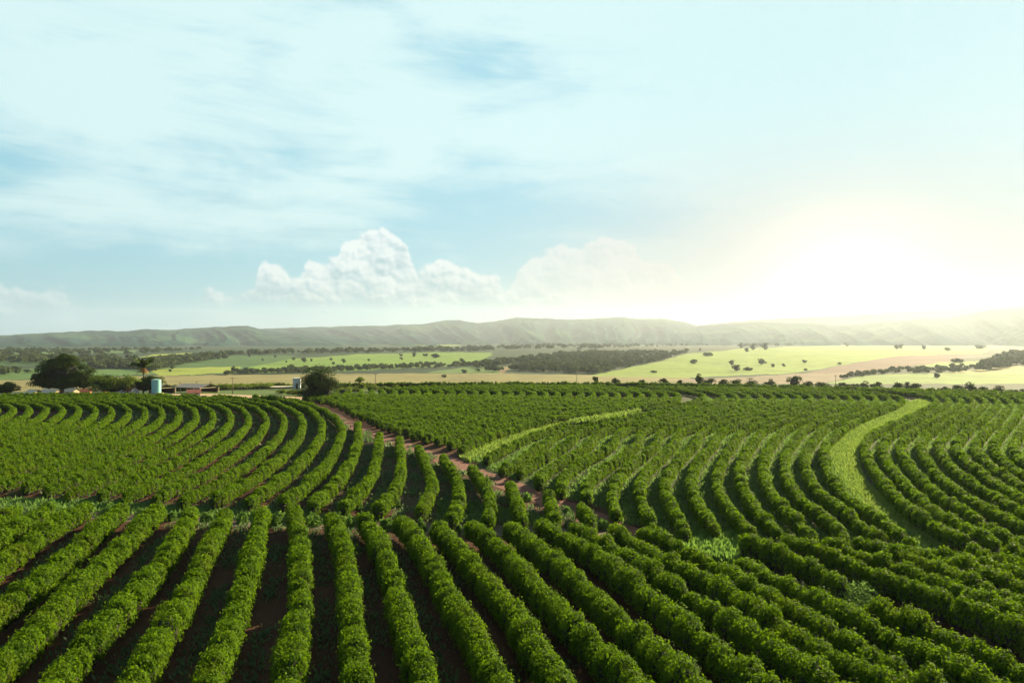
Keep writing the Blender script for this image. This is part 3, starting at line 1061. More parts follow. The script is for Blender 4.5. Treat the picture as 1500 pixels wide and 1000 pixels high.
def clump(name, p, r, h, n, mat, L):
    """round clump of stems and leaves standing at p"""
    u = rng.uniform(0.0, 1.0, n)
    ph = rng.uniform(0, 2 * math.pi, n)
    rr = np.sqrt(1 - u * u)
    rad = rng.uniform(0.35, 1.05, n) ** 0.5
    d = np.stack([rr * np.cos(ph), rr * np.sin(ph), u], -1)
    wob = 1 + 0.16 * np.sin(d[:, 0] * 4 + p[0]) + 0.14 * np.sin(d[:, 1] * 5 + p[1])
    pos = d * np.array([r, r, h]) * (rad * wob)[:, None] + np.array(p)
    nr = d + rng.normal(0, 0.5, (n, 3))
    dn = np.stack([d[:, 0], d[:, 1], 0.5 - 0.9 * rng.random(n)], -1) + rng.normal(0, 0.3, (n, 3))
    Lr = L * rng.uniform(0.6, 1.4, n)
    V = cards(pos, nr, dn, Lr, Lr * 0.4)
    V[:, 2] = np.maximum(V[:, 2], p[2] + 0.02)
    return build(name, V, np.arange(4 * n).reshape(-1, 4), mat, loc=tuple(float(v) for v in p))


TUFTS = [(75, 752, 26, 1.3), (163, 752, 22, 1.2), (208, 757, 14, 0.9), (250, 762, 13, 0.9), (302, 764, 15, 0.9), (355, 765, 16, 1.0), (405, 768, 18, 1.3), (458, 770, 20, 1.4), (512, 772, 14, 1.2),
         (566, 775, 16, 1.4), (618, 777, 12, 1.2), (672, 780, 9, 0.8), (578, 742, 12, 1.3), (525, 745, 10, 1.0), (885, 775, 16, 1.1), (636, 690, 9, 0.8), (679, 712, 10, 0.8), (772, 733, 12, 0.9), (830, 752, 11, 0.8)]
for i, (px, py, w, h) in enumerate(sorted(TUFTS)):
    x, y = flat(px, py)
    o = clump('weed_clump', (x, y, 0.0), w / F * y * 0.62, h, 420, M_TUFT, 0.42)
    tag(o, 'bright green weed clump at the hedge ends, %s from the left' % ordinal(i + 1), 'weed clump', 'weed clumps along the headland')
x, y = flat(1258, 893)
tag(clump('bush', (x, y, 0), 2.0, 1.7, 1800, M_GAP, 0.24), 'round dull green bush beside the bare red earth at right', 'bush')
x, y = flat(1180, 756)


# ------------------------------------------------------------------ trees
def crown(name, base, ells, n, L, mat, parent=None, clumps=34, csize=0.33):
    """leaf cards on clumps spread over a few ellipsoids (centre, radii) relative to base"""
    V = []
    per = n // (len(ells) * clumps)
    for c0, r0 in ells:
        c0, r0 = np.array(c0), np.array(r0)
        for _ in range(clumps):
            d = rng.normal(size=3)
            d /= np.linalg.norm(d)
            if d[2] < -0.45:
                d[2] *= -0.5
            cc_ = c0 + d * r0 * rng.uniform(0.55, 0.92)
            cr = r0.mean() * csize * rng.uniform(0.65, 1.3)
            q = rng.normal(size=(per, 3))
            q /= np.linalg.norm(q, axis=1, keepdims=True)
            q[:, 2] = np.where(q[:, 2] < -0.3, -q[:, 2], q[:, 2])
            pos = cc_ + q * cr * np.array([1.15, 1.15, 0.8]) * rng.uniform(0.7, 1.08, (per, 1))
            nr = q + d * 0.5 + rng.normal(0, 0.35, (per, 3)) + np.array([0, 0, 0.3])
            dn = q * 0.6 - np.array([0, 0, 0.7]) + rng.normal(0, 0.5, (per, 3))
            Lr = L * rng.uniform(0.6, 1.4, per)
            V.append(cards(pos, nr, dn, Lr, Lr * 0.6))
    V = np.concatenate(V)
    nl = len(V)
    Fs = [np.arange(nl).reshape(-1, 4)]
    for c0, r0 in ells:                       # dark solid core
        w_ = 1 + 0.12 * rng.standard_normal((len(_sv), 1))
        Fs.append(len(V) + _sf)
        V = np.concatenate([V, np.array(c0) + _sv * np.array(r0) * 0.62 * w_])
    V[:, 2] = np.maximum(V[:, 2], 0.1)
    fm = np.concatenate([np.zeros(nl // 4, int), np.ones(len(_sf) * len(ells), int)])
    if parent is None:
        V = V + np.array(base)
        return build(name, V, np.concatenate(Fs), [mat, M_TREE_IN], fmat=fm, loc=tuple(base))
    return build(name, V, np.concatenate(Fs), [mat, M_TREE_IN], parent=parent, fmat=fm)


def tree(name, base, label, cat, ells, n, L, mat, trunk_r, trunk_h, limbs=5, group=None, clumps=34, csize=0.33):
    root = empty(name, base)
    tag(root, label, cat, group)
    crown('crown', base, ells, n, L, mat, root, clumps, csize)
    mb = MB()
    mb.tube([(0, 0, -0.3), (0.05, 0.03, trunk_h * 0.5), (0.12, -0.05, trunk_h)], [trunk_r * 1.3, trunk_r, trunk_r * 0.8], 9)
    c0, r0 = ells[0]
    for i in range(limbs):
        t = 2 * math.pi * i / limbs + 0.4
        e = (c0[0] + r0[0] * 0.6 * math.cos(t), c0[1] + r0[1] * 0.6 * math.sin(t), c0[2] + r0[2] * 0.25)
        mb.tube([(0.1, -0.05, trunk_h * 0.9), (e[0] * 0.45, e[1] * 0.45, trunk_h + (e[2] - trunk_h) * 0.55), e], [trunk_r * 0.55, trunk_r * 0.35, trunk_r * 0.12], 6)
    mb.make('trunk', M_BARK, root, True)
    return root


b = spot(91, 268)
tree('broadleaf_tree', b, 'huge dark broad-crowned tree at the left, beside the farm', 'tree',
     [((0.5, 0, 9.2), (9.8, 8.5, 6.3)), ((-6.0, 1, 5.6), (6.0, 6, 4.6)), ((8.5, 0.5, 5.8), (6.2, 6, 4.3)), ((1, 0, 12.6), (5.2, 5, 3.3)), ((1, -1, 4.5), (10, 6, 3.0))],
     26000, 0.6, M_TREE, 0.7, 3.0, 7)
b = spot(8, 262)
tree('broadleaf_tree', b, 'small dark rounded tree cut by the left edge of the photo', 'tree', [((0, 0, 3.2), (5.4, 4, 2.7)), ((-3, 0, 3), (3, 3, 2.2))], 3600, 0.55, M_TREE, 0.3, 1.6)
b = spot(167, 262)
tree('broadleaf_tree', b, 'low wide light green tree between the huge tree and the palm', 'tree', [((-3.5, 0, 4.3), (6.3, 5, 3.9)), ((4.5, 0, 4.2), (5.8, 5, 3.5)), ((0, -1, 2.6), (8.5, 4, 2.6))], 9000, 0.5, M_TREE2, 0.35, 1.8)
b = spot(219, 268)
tree('broadleaf_tree', b, 'dark round tree behind the palm and the water tank', 'tree', [((0, 0, 4.0), (6.0, 4.5, 3.4)), ((-2, 0, 2.8), (5, 4, 2.6))], 6000, 0.55, M_TREE, 0.3, 1.8)
b = spot(464, 232)
tree('broadleaf_tree', b, 'dark dome-shaped tree at the corner of the left-hand hedges, by the white building', 'tree',
     [((0.3, 0, 5.9), (5.6, 4.8, 5.6)), ((-0.8, -0.5, 2.2), (5.8, 4.6, 2.6)), ((3.2, 0, 4.4), (3.6, 3.6, 4.0))], 16000, 0.42, M_TREE, 0.4, 1.2, 5, None, 48, 0.42)

# coconut-like palm with its skirt of dry fronds
b = spot(210, 272)
root = empty('palm_tree', b)
tag(root, 'tall palm with a skirt of dry orange fronds above the farm', 'palm tree')
mb = MB()
PH = 10.6
mb.tube([(0, 0, -0.2), (0.1, 0, PH * 0.5), (0, 0, PH)], [0.34, 0.26, 0.24], 8)
mb.make('trunk', M_BARK, root, True)


def frond(name, ang, rise, ln, mat, droop):
    V, prev = [], None
    n = 14
    ca, sa = math.cos(ang), math.sin(ang)
    for i in range(n):
        t = (i + 0.5) / n
        r = ln * t * math.cos(rise * (1 - 0.3 * t))
        z = PH + ln * t * math.sin(rise) - droop * t * t * ln
        for s in (-1, 1):
            w = 0.95 * math.sin(math.pi * min(1, 0.12 + t * 0.85))
            p0 = np.array((r * ca, r * sa, z))
            side = np.array((-sa * s, ca * s, 0)) * w + np.array((ca, sa, 0)) * 0.35 - np.array((0, 0, 1)) * (0.3 + 0.2 * t)
            adv = np.array((ca, sa, math.sin(rise) - droop * t)) * ln / n * 0.9
            V += [p0, p0 + adv * 0.9, p0 + side + adv * 0.6, p0 + side * 0.9]
    build(name, V, np.arange(len(V)).reshape(-1, 4), mat, parent=root)


for i in range(26):
    frond('frond', i * 2.399, R(random.uniform(18, 86)), random.uniform(4.4, 5.6), M_PALM, random.uniform(0.2, 0.5))
for i in range(12):
    frond('dry_frond', i * 2.399 + 0.5, R(random.uniform(-55, -25)), random.uniform(1.9, 2.7), M_PALMDEAD, 0.35)

# bushes between the corner tree and the rim
BUSH = [(503, 262, 3.4, 2.2, M_TREE2), (496, 270, 3.0, 3.0, M_TREE), (520, 268, 4.0, 2.4, M_TREE2), (545, 275, 3.5, 2.6, M_TREE2), (562, 280, 2.6, 1.6, M_TREE2), (578, 285, 2.6, 1.7, M_TREE2), (430, 255, 2.6, 2.0, M_TREE2),
        (412, 262, 2.3, 1.5, M_TREE2), (385, 300, 5.0, 2.8, M_TREE2), (355, 300, 5.0, 2.2, M_TREE2), (330, 305, 4.0, 2.4, M_TREE2), (300, 310, 5.0, 2.6, M_TREE), (262, 312, 5.0, 2.8, M_TREE), (403, 318, 5.0, 2.4, M_TREE), (422, 312, 3.0, 1.6, M_TREE2)]
for i, (px, D, r, h, mt) in enumerate(sorted(BUSH, key=lambda q: q[0])):
    b = spot(px, D)
    o = crown('bush', b, [((0, 0, h * 0.5), (r, r * 0.8, h * 0.55))], 900, 0.45, mt, None, 16, 0.45)
    tag(o, 'green bush in the rough ground beyond the left-hand hedges, %s from the left' % ordinal(i + 1), 'bush', 'bushes round the farm')
# thin papaya-like plant
b = spot(527, 258)
root = empty('papaya_tree', b)
tag(root, 'slim papaya-like tree with a small tuft above the bushes', 'tree')
mb = MB()
mb.tube([(0, 0, 0), (0.1, 0, 3), (0.05, 0, 5.3)], [0.16, 0.12, 0.08], 6)
mb.make('trunk', M_BARK, root, True)
crown('crown', b, [((0, 0, 5.4), (1.9, 1.9, 0.9)), ((0.4, 0, 3.2), (1.8, 1.6, 1.3))], 500, 0.7, M_TREE2, root, 10, 0.45)

# shrubs beyond the rim at the right, and the trees dotted over the pastures
RIM = [(872, 3, 4), (902, 5, 3), (940, 3, 2), (975, 7, 2.6), (996, 3, 2), (1024, 4, 5.5), (1038, 8, 3.0), (1060, 6, 3), (1080, 8, 3), (1100, 8, 2.6), (1128, 8, 3), (1163, 9, 6.2), (1185, 8, 2.8), (1205, 9, 3.2),
       (1232, 7, 2.4), (1250, 8, 3), (1265, 7, 3.5), (1284, 7, 2.8), (1315, 6, 4.0), (1330, 9, 3.5), (1342, 7, 3.8), (1382, 6, 2.0), (1405, 8, 3.2), (1425, 9, 4.2), (1440, 7, 3.6), (1463, 9, 3.6), (1485, 6, 2.6), (1502, 8, 2.4)]
for i, (px, w, h) in enumerate(RIM):
    b = spot(px, 372 + 10 * math.sin(i * 2.1))
    b.z -= 0.3
    r = w * 0.42
    o = crown('shrub', b, [((0, 0, (h + 3.2) * 0.5), (r, r, (h + 3.2) * 0.5))], 700, 0.75, M_TREE, None, 14, 0.45)
    tag(o, 'shrub on the slope behind the far rim of the field, %s from the left' % ordinal(i + 1), 'shrub', 'shrubs behind the far rim')

PAST = [(365, 524, 5, 9), (385, 529, 3, 4), (403, 524, 4, 4), (430, 528, 5, 5), (419, 531, 3, 3), (445, 531, 8, 7), (456, 530, 4, 5), (426, 542, 9, 8), (450, 538, 3, 3), (485, 528, 5, 4), (488, 534, 5, 4),
        (503, 532, 6, 7), (502, 537, 4, 3), (540, 529, 4, 4), (587, 522, 6, 4), (606, 523, 6, 7), (623, 522, 8, 4), (638, 524, 12, 5), (588, 527, 5, 4), (676, 530, 7, 5), (341, 545, 7, 8), (330, 549, 6, 4), (252, 541, 6, 5), (249, 545, 4, 4),
        (680, 547, 9, 6), (650, 553, 8, 4), (857, 540, 4, 3), (873, 540, 4, 3), (919, 537, 5, 4), (964, 526, 7, 6), (1005, 516, 7, 6), (1025, 514, 4, 4), (1035, 521, 16, 3), (957, 546, 8, 3), (1015, 533, 10, 6), (1078, 544, 11, 9), (1071, 535, 8, 8),
        (1095, 543, 12, 4), (1115, 534, 12, 8), (1085, 511, 7, 9), (1093, 516, 6, 7), (1103, 513, 8, 9), (1120, 513, 9, 10), (1132, 538, 6, 5), (1148, 537, 5, 4), (1178, 532, 6, 5), (1240, 508, 6, 6), (1313, 512, 6, 7), (1319, 511, 6, 7),
        (1353, 512, 6, 5), (1388, 514, 7, 4), (1435, 511, 10, 4), (1372, 554, 8, 7), (1400, 531, 14, 4), (1180, 543, 5, 3), (1230, 534, 5, 3), (20, 545, 7, 7), (5, 548, 10, 4), (40, 546, 8, 4)]
PAST = sorted(PAST)
for i, (px, py, w, h) in enumerate(PAST):
    b = far(px, py)
    s = b.length / F
    r, hh = w * s * 0.5, h * s * 1.05
    root = empty('pasture_tree', b)
    tag(root, 'small tree dotted on the far pastures, %s from the left' % ordinal(i + 1), 'tree', 'trees dotted over the far pastures')
    crown('crown', b, [((0, 0, hh * 0.52), (r, r, hh * 0.45)), ((r * 0.2, 0, hh * 0.3), (r * 0.75, r * 0.75, hh * 0.3))], 320, r * 0.42, M_FARTREE, root, 8, 0.5)
    mb = MB()
    mb.tube([(0, 0, -1), (0, 0, hh * 0.5)], [r * 0.09, r * 0.06], 5)
    mb.make('trunk', M_BARK, root)


def wood(polys, label, th, per_ha=30.0, name='woodland'):
    """a far wood that reads as one mass"""
    V = []
    for poly, cnt in polys:
        xs = [p[0] for p in poly]
        ys = [p[1] for p in poly]
        k = 0
        while k < cnt:
            x, y = rng.uniform(min(xs), max(xs)), rng.uniform(min(ys), max(ys))
            if not inpoly(np.array([x]), np.array([y]), poly)[0]:
                continue
            k += 1
            b_ = np.array(far(x, y))
            h = th * rng.uniform(0.6, 1.3)
            r = h * rng.uniform(0.45, 0.75)
            n = 46
            q = rng.normal(size=(n, 3))
            q /= np.linalg.norm(q, axis=1, keepdims=True)
            q[:, 2] = np.abs(q[:, 2]) * 1.0 - 0.15
            pos = b_ + np.array((0, 0, h * 0.45)) + q * np.array((r, r, h * 0.55)) * rng.uniform(0.75, 1.05, (n, 1))
            Lr = r * 0.75 * rng.uniform(0.7, 1.3, n)
            V.append(cards(pos, q + rng.normal(0, 0.3, (n, 3)), -np.tile((0, 0, 1.0), (n, 1)) + rng.normal(0, 0.6, (n, 3)), Lr, Lr * 0.8))
    V = np.concatenate(V)
    o = build(name, V, np.arange(len(V)).reshape(-1, 4), M_FARTREE)
    tag(o, label, 'woodland', kind='stuff')


wood([([(690, 546), (735, 543), (870, 549), (960, 531), (1005, 518), (930, 514), (840, 520), (735, 545)], 620), ([(690, 536), (735, 531), (820, 520), (880, 515), (900, 519), (780, 530), (700, 540)], 260)],
     'dark wood on the slope in the middle of the valley', 11)
wood([([(480, 546), (560, 542), (690, 537), (720, 532), (690, 533), (560, 537), (490, 541)], 170), ([(330, 549), (420, 547), (500, 545), (500, 541), (420, 543), (340, 546)], 110)], 'long low belt of trees below the green pasture', 7.5)
wood([([(225, 545), (200, 541), (215, 530), (330, 519), (330, 526), (270, 533), (240, 540)], 320), ([(130, 541), (200, 541), (210, 532), (150, 535)], 120)], 'dark wood behind the palm', 12)
wood([([(330, 521), (560, 517), (720, 515), (720, 509), (620, 512), (330, 518)], 240), ([(690, 515), (790, 511), (790, 504), (690, 510)], 90)], 'hazy belt of trees above the green pasture', 14)
wood([([(785, 512), (860, 512), (1040, 506), (1100, 500), (1040, 497), (870, 500), (785, 504)], 330)], 'hazy wood at the foot of the middle hills', 18)
wood([([(1090, 509), (1180, 506), (1290, 502), (1290, 495), (1180, 496), (1090, 502)], 220), ([(1290, 502), (1560, 506), (1560, 497), (1290, 497)], 200)], 'hazy wood under the glow of the sun', 18)
wood([([(1430, 545), (1450, 535), (1470, 519), (1560, 510), (1560, 532), (1490, 537)], 240)], 'wood on the rise at the right edge', 14)
wood([([(1290, 548), (1400, 547), (1440, 540), (1430, 535), (1370, 540), (1300, 543)], 90), ([(1225, 557), (1300, 548), (1300, 546), (1250, 549)], 30)], 'strip of scrub below the brown field', 7)
wood([([(-60, 533), (200, 532), (200, 526), (-60, 525)], 220), ([(-60, 523), (220, 519), (300, 512), (-60, 513)], 220), ([(-60, 552), (28, 549), (28, 546), (-60, 545)], 40)], 'dark woods of the valley behind the huge tree', 12)


# ------------------------------------------------------------------ hills
def hill_mat():
    m_ = bpy.data.materials.new('hill_cover')
    m_.use_nodes = True
    N = NT(m_.node_tree)
    geo = N.node('ShaderNodeNewGeometry')
    pos = geo.outputs['Position']
    n1 = N.noise(pos, 0.0011, 6, 0.6, 0.6)
    n2 = N.noise(pos, 0.006, 5, 0.65)
    f1 = N.ss(N.m('ADD', n1, N.m('MULTIPLY', N.m('SUBTRACT', n2, 0.5), 0.35)), 0.52, 0.60)
    a_ = N.mix(N.ss(n2, 0.35, 0.65), (0.004, 0.022, 0.020), (0.010, 0.034, 0.026))  # forest tones pushed towards blue: distant haze put into the colour
    c_ = N.mix(N.m('MULTIPLY', f1, 0.6), a_, (0.040, 0.080, 0.034))  # paler patches: pasture, with sunlight on the slopes put into the colour
    p = N.node('ShaderNodeBsdfPrincipled')
    N.put(p.inputs['Base Color'], c_)
    p.inputs['Roughness'].default_value = 1.0
    p.inputs['Specular IOR Level'].default_value = 0.0
    out = N.node('ShaderNodeOutputMaterial')
    N.nt.links.new(p.outputs[0], out.inputs['Surface'])
    return m_


M_HILL = hill_mat()


def fbm1(x, seed, octs=5):
    r = np.zeros_like(x)
    a = 1.0
    g = np.random.default_rng(seed)
    for o_ in range(octs):
        t = g.uniform(-1, 1, 4096)
        i = np.floor(x).astype(int) % 4095
        f_ = x - np.floor(x)
        f_ = f_ * f_ * (3 - 2 * f_)
        r += a * (t[i] * (1 - f_) + t[i + 1] * f_)
        x = x * 2.03 + 17.3
        a *= 0.5
    return r


def hills(outline, r0, r1, label_seed, spur=0.27):
    px = np.array([p[0] for p in outline], float)
    py = np.array([p[1] for p in outline], float)
    th = np.arctan((np.linspace(px[0], px[-1], 700) - 750) / F)
    pxs = 750 + F * np.tan(th)
    top = np.interp(pxs, px, py) + 0.55 * fbm1(pxs * 0.07 + 300, label_seed, 4)
    ztop = CAM_H + (500 - top) / F * np.cos(th) * r1
    t = np.concatenate([np.linspace(0, 1, 70), [1.08, 1.25]])
    Tm, Th = np.meshgrid(t, th, indexing='ij')
    warp = 1.0 * np.sin(Tm * 3 + Th * 9) + fbm1(Th * 14 + Tm * 1.5 + 50, label_seed + 3, 3)
    spurs = np.abs(fbm1(Th * 26 + 0.7 * Tm + 100 + 0.35 * warp, label_seed + 1, 4))
    spurs2 = fbm1(Th * 70 + Tm * 6 + 70, label_seed + 2, 4)
    prof = np.clip(Tm, 0, 1) ** 1.5
    env = np.sin(math.pi * np.clip(Tm, 0, 1) ** 0.9)
    zz = -9 + (ztop[None, :] + 9) * (prof - spur * env * (spurs - 0.35) + 0.05 * env * spurs2)
    zz = np.minimum(zz, CAM_H + (ztop[None, :] - CAM_H) * (0.35 + 0.65 * np.clip(Tm, 0, 1)) * 1.0)
    zz = np.where(Tm > 1, ztop[None, :] - (Tm - 1) * 900, zz)
    rr = r0 + (r1 - r0) * Tm
    V = np.stack([rr * np.sin(Th), rr * np.cos(Th), np.maximum(zz, -60)], -1)
    nr, nc = Tm.shape
    i = np.arange(nr - 1)[:, None] * nc + np.arange(nc - 1)[None, :]
    o = build('hills', V.reshape(-1, 3), np.stack([i, i + 1, i + nc + 1, i + nc], -1).reshape(-1, 4)[:, ::-1], M_HILL, smooth=True)
    return structure(o)


hills([(-420, 486), (-200, 492), (-60, 490), (0, 491), (50, 489), (100, 486), (140, 484), (185, 485), (215, 482), (250, 483), (300, 480), (340, 477), (362, 477), (380, 482), (400, 486), (440, 488), (520, 494), (640, 500)], 4600, 7600, 21)
hills([(250, 492), (330, 486), (385, 481), (450, 479), (500, 478), (560, 477), (620, 474), (650, 469), (672, 469), (700, 473), (725, 471), (755, 465), (790, 466), (830, 468), (870, 467), (905, 464), (930, 467), (970, 467), (1000, 471), (1020, 477),
       (1080, 484), (1160, 490), (1260, 496)], 5600, 9600, 33)
hills([(960, 492), (1020, 478), (1060, 475), (1110, 472), (1170, 473), (1230, 476), (1290, 472), (1340, 468), (1390, 466), (1420, 460), (1450, 454), (1480, 451), (1500, 450), (1560, 452), (1700, 462), (1900, 478)], 5000, 8600, 45)
hills([(980, 482), (1050, 474), (1100, 469), (1140, 466), (1200, 464), (1260, 461), (1330, 456), (1370, 454), (1400, 453), (1425, 449), (1445, 447), (1480, 448), (1520, 450), (1700, 460)], 8900, 10500, 57)

# ------------------------------------------------------------------ farm
M_TANK = plain('tank_paint', (0.20, 0.46, 0.41), 0.4, 0.12, 2.0)
M_CREAM = plain('cream_paint', (0.34, 0.29, 0.20), 0.7, 0.12, 2.0)
M_WHITE = plain('white_wall', (0.36, 0.39, 0.38), 0.7, 0.12, 1.5)
M_ROOF = plain('grey_sheet_roof', (0.15, 0.135, 0.12), 0.7, 0.35, 1.2)
M_TILE = plain('red_tiles', (0.20, 0.060, 0.035), 0.85, 0.35, 2.5)
M_WOODP = plain('weathered_timber', (0.42, 0.33, 0.20), 0.85, 0.3, 3)
M_DARKIN = plain('dark_boards', (0.075, 0.035, 0.022), 0.9, 0.3, 2)
M_ORANGE = plain('orange_clay', (0.50, 0.19, 0.06), 0.85, 0.25, 2)
M_GLASS = plain('window_glass', (0.03, 0.04, 0.05), 0.15, 0.1)
M_YARD = plain('sandy_yard', (0.27, 0.18, 0.10), 0.95, 0.2, 0.5)

# yard of bare sand behind the left-hand hedges
aa = np.arctan((np.linspace(-60, 520, 60) - 750) / F)
V = []
for r in (np.interp(np.linspace(-60, 520, 60), [-60, 30, 150, 300, 400, 520], [306, 304, 292, 262, 252, 240]), np.interp(np.linspace(-60, 520, 60), [-60, 30, 150, 300, 400, 520], [318, 318, 312, 290, 268, 246])):
    V.append(np.stack([r * np.sin(aa), r * np.cos(aa), terr(r) + 0.03], -1))
V = np.concatenate(V)
i = np.arange(59)
structure(build('farm_yard', V, np.stack([i, i + 1, i + 61, i + 60], -1), M_YARD))

# water tank on its plinth
b = spot(229, 262)
root = empty('water_tank', b)
tag(root, 'tall turquoise cylindrical water tank beside the open shed', 'water tank')
mb = MB()
mb.tube([(0, 0, 0.45), (0, 0, 5.55)], [1.68, 1.68], 40)
mb.tube([(0, 0, 5.55), (0, 0, 5.72), (0, 0, 5.82)], [1.6, 1.0, 0.2], 40)
mb.make('tank_body', M_TANK, root, False)
mb = MB()
for z in (0.5, 5.5):
    mb.tube([(0, 0, z), (0, 0, z + 0.12)], [1.74, 1.74], 40)
mb.make('rim', M_CREAM, root)
mb = MB()
for s in (-0.22, 0.22):
    mb.tube([(s, 1.82, 0.4), (s, 1.82, 5.6)], 0.035, 6)
for j in range(15):
    mb.tube([(-0.22, 1.82, 0.6 + j * 0.33), (0.22, 1.82, 0.6 + j * 0.33)], 0.025, 5)
mb.make('ladder', M_CREAM, root)
mb = MB()
mb.box((0, 0, 0.2), (3.8, 3.8, 0.45))
mb.make('plinth', M_CREAM, root)


def shed(px, D, w, d, h0, h1, rz, label, bays, wall_side):
    b_ = spot(px, D)
    r_ = empty('open_shed', b_, rz)
    tag(r_, label, 'shed')
    mb = MB()
    n = 10
    for s in (-1, 1):                                    # two corrugated slopes
        for k in range(n):
            x0, x1 = -w / 2 - 0.4 + (w + 0.8) * k / n, -w / 2 - 0.4 + (w + 0.8) * (k + 1) / n
            z = 0.03 * (k % 2)
            y0, y1 = 0.0, s * (d / 2 + 0.5)
            mb.quad([(x0, y0, h1 + z), (x1, y0, h1 + z), (x1, y1, h0 + z), (x0, y1, h0 + z)])
            mb.quad([(x0, y0, h1 + z - 0.08), (x0, y1, h0 + z - 0.08), (x1, y1, h0 + z - 0.08), (x1, y0, h1 + z - 0.08)])
    mb.make('roof', M_ROOF, r_)
    for k in range(bays + 1):
        x = -w / 2 + w * k / bays
        for s in (-1, 1):
            mb = MB()
            mb.box((x, s * d / 2, h0 / 2), (0.24, 0.24, h0))
            mb.make('post', M_WOODP, r_)
        mb = MB()
        for s in (-1, 1):
            mb.tube([(x, s * d / 2, h0 - 0.1), (x, 0, h1 - 0.15)], 0.12, 6)
        mb.tube([(x, -d / 2, h0 - 0.15), (x, d / 2, h0 - 0.15)], 0.09, 6)
        mb.make('rafter', M_CREAM, r_)
    mb = MB()
    mb.box((0, d / 2 - 0.3, h0 * 0.42), (w - 0.6, 0.1, h0 * 0.8))
    mb.make('back_wall', M_DARKIN, r_)
    mb = MB()
    mb.box((wall_side * (w / 2 - w / bays / 2), -d / 2 + 0.1, h0 * 0.4), (w / bays - 0.3, 0.1, h0 * 0.8))
    mb.make('side_boards', M_WOODP, r_)
    mb = MB()
    mb.tube([(-w / 2, -d / 2, h0), (w / 2, -d / 2, h0)], 0.1, 6)
    mb.make('beam', M_CREAM, r_)
    return r_


shed(224, 274, 14.5, 9, 2.5, 3.8, R(-24), 'open shed with a grey roof behind the turquoise tank', 4, 1)
shed(288, 272, 14.0, 9, 2.3, 3.6, R(-24), 'open shed with a grey roof and cream trusses right of the tank', 4, 1)


def house(px, D, w, d, h0, h1, rz, label, roof, wall, cat='house', win=True):
    b_ = spot(px, D)
    r_ = empty('small_house', b_, rz)
    tag(r_, label, cat)
    mb = MB()
    a_, c_ = w / 2, d / 2
    for s in (-1, 1):
        mb.quad([(-a_, s * c_, 0), (a_, s * c_, 0), (a_, s * c_, h0), (-a_, s * c_, h0)][::s])
        mb.quad([(s * a_, -c_, 0), (s * a_, c_, 0), (s * a_, c_, h0), (s * a_, 0, h1 - 0.06), (s * a_, -c_, h0)])
    mb.make('wall', wall, r_)
    mb = MB()
    e = 0.35
    k = (h1 - h0) / c_
    for s in (-1, 1):
        mb.quad([(-a_ - e, 0, h1), (a_ + e, 0, h1), (a_ + e, s * (c_ + e), h0 - k * e), (-a_ - e, s * (c_ + e), h0 - k * e)])
        mb.quad([(-a_ - e, 0, h1 + .1), (a_ + e, 0, h1 + .1), (a_ + e, s * (c_ + e), h0 - k * e + .1), (-a_ - e, s * (c_ + e), h0 - k * e + .1)])
        mb.quad([(-a_ - e, s * (c_ + e), h0 - k * e), (a_ + e, s * (c_ + e), h0 - k * e), (a_ + e, s * (c_ + e), h0 - k * e + .1), (-a_ - e, s * (c_ + e), h0 - k * e + .1)])
    mb.make('roof', roof, r_)
    if win:
        mb = MB()
        mb.box((-a_ - 0.02, 0, h0 * 0.62), (0.06, d * 0.4, h0 * 0.4))
        mb.make('window', M_GLASS, r_)
        mb = MB()
        mb.box((a_ * 0.4, -c_ - 0.02, h0 * 0.42), (0.8, 0.06, h0 * 0.84))
        mb.make('door', M_DARKIN, r_)
    return r_


house(284, 250, 4.2, 3.0, 1.6, 2.6, R(25), 'tiny white-gabled hut with a brown roof in front of the right shed', M_TILE, M_WHITE)
house(190, 262, 4.6, 4.0, 1.7, 3.0, R(-15), 'low house with a dark red roof left of the water tank', M_TILE, M_WHITE)
house(157, 268, 1.9, 2.2, 1.5, 2.7, R(60), 'little orange-roofed hut under the light green tree', M_ORANGE, M_ORANGE, 'hut', False)
b = spot(177, 261)
root = empty('water_box', b)
tag(root, 'small white square water box on a stand left of the red-roofed house', 'water box')
mb = MB()
mb.box((0, 0, 1.75), (1.9, 1.6, 1.3))
mb.make('box_body', M_WHITE, root)
mb = MB()
mb.box((0, 0, 2.44), (2.05, 1.75, 0.08))
mb.make('lid', M_CREAM, root)
for sx in (-0.75, 0.75):
    for sy in (-0.6, 0.6):
        mb = MB()
        mb.box((sx, sy, 0.55), (0.14, 0.14, 1.1))
        mb.make('leg', M_WOODP, root)
# long cream-roofed barns behind the huge tree
for k, (px, w, lb) in enumerate(((50, 6, 'cream-roofed low barn at the left foot of the huge tree'), (76, 9, 'cream-roofed low barn seen under the crown of the huge tree'), (103, 7, 'cream-roofed low barn at the right foot of the huge tree'))):
    house(px, 282, w, 5, 1.6, 2.9, R(-28 + 6 * k), lb, M_CREAM, M_WOODP, 'barn')
house(126, 276, 3.2, 3, 1.4, 2.5, R(20), 'small clay-coloured hut right of the huge tree', M_TILE, M_ORANGE, 'hut')

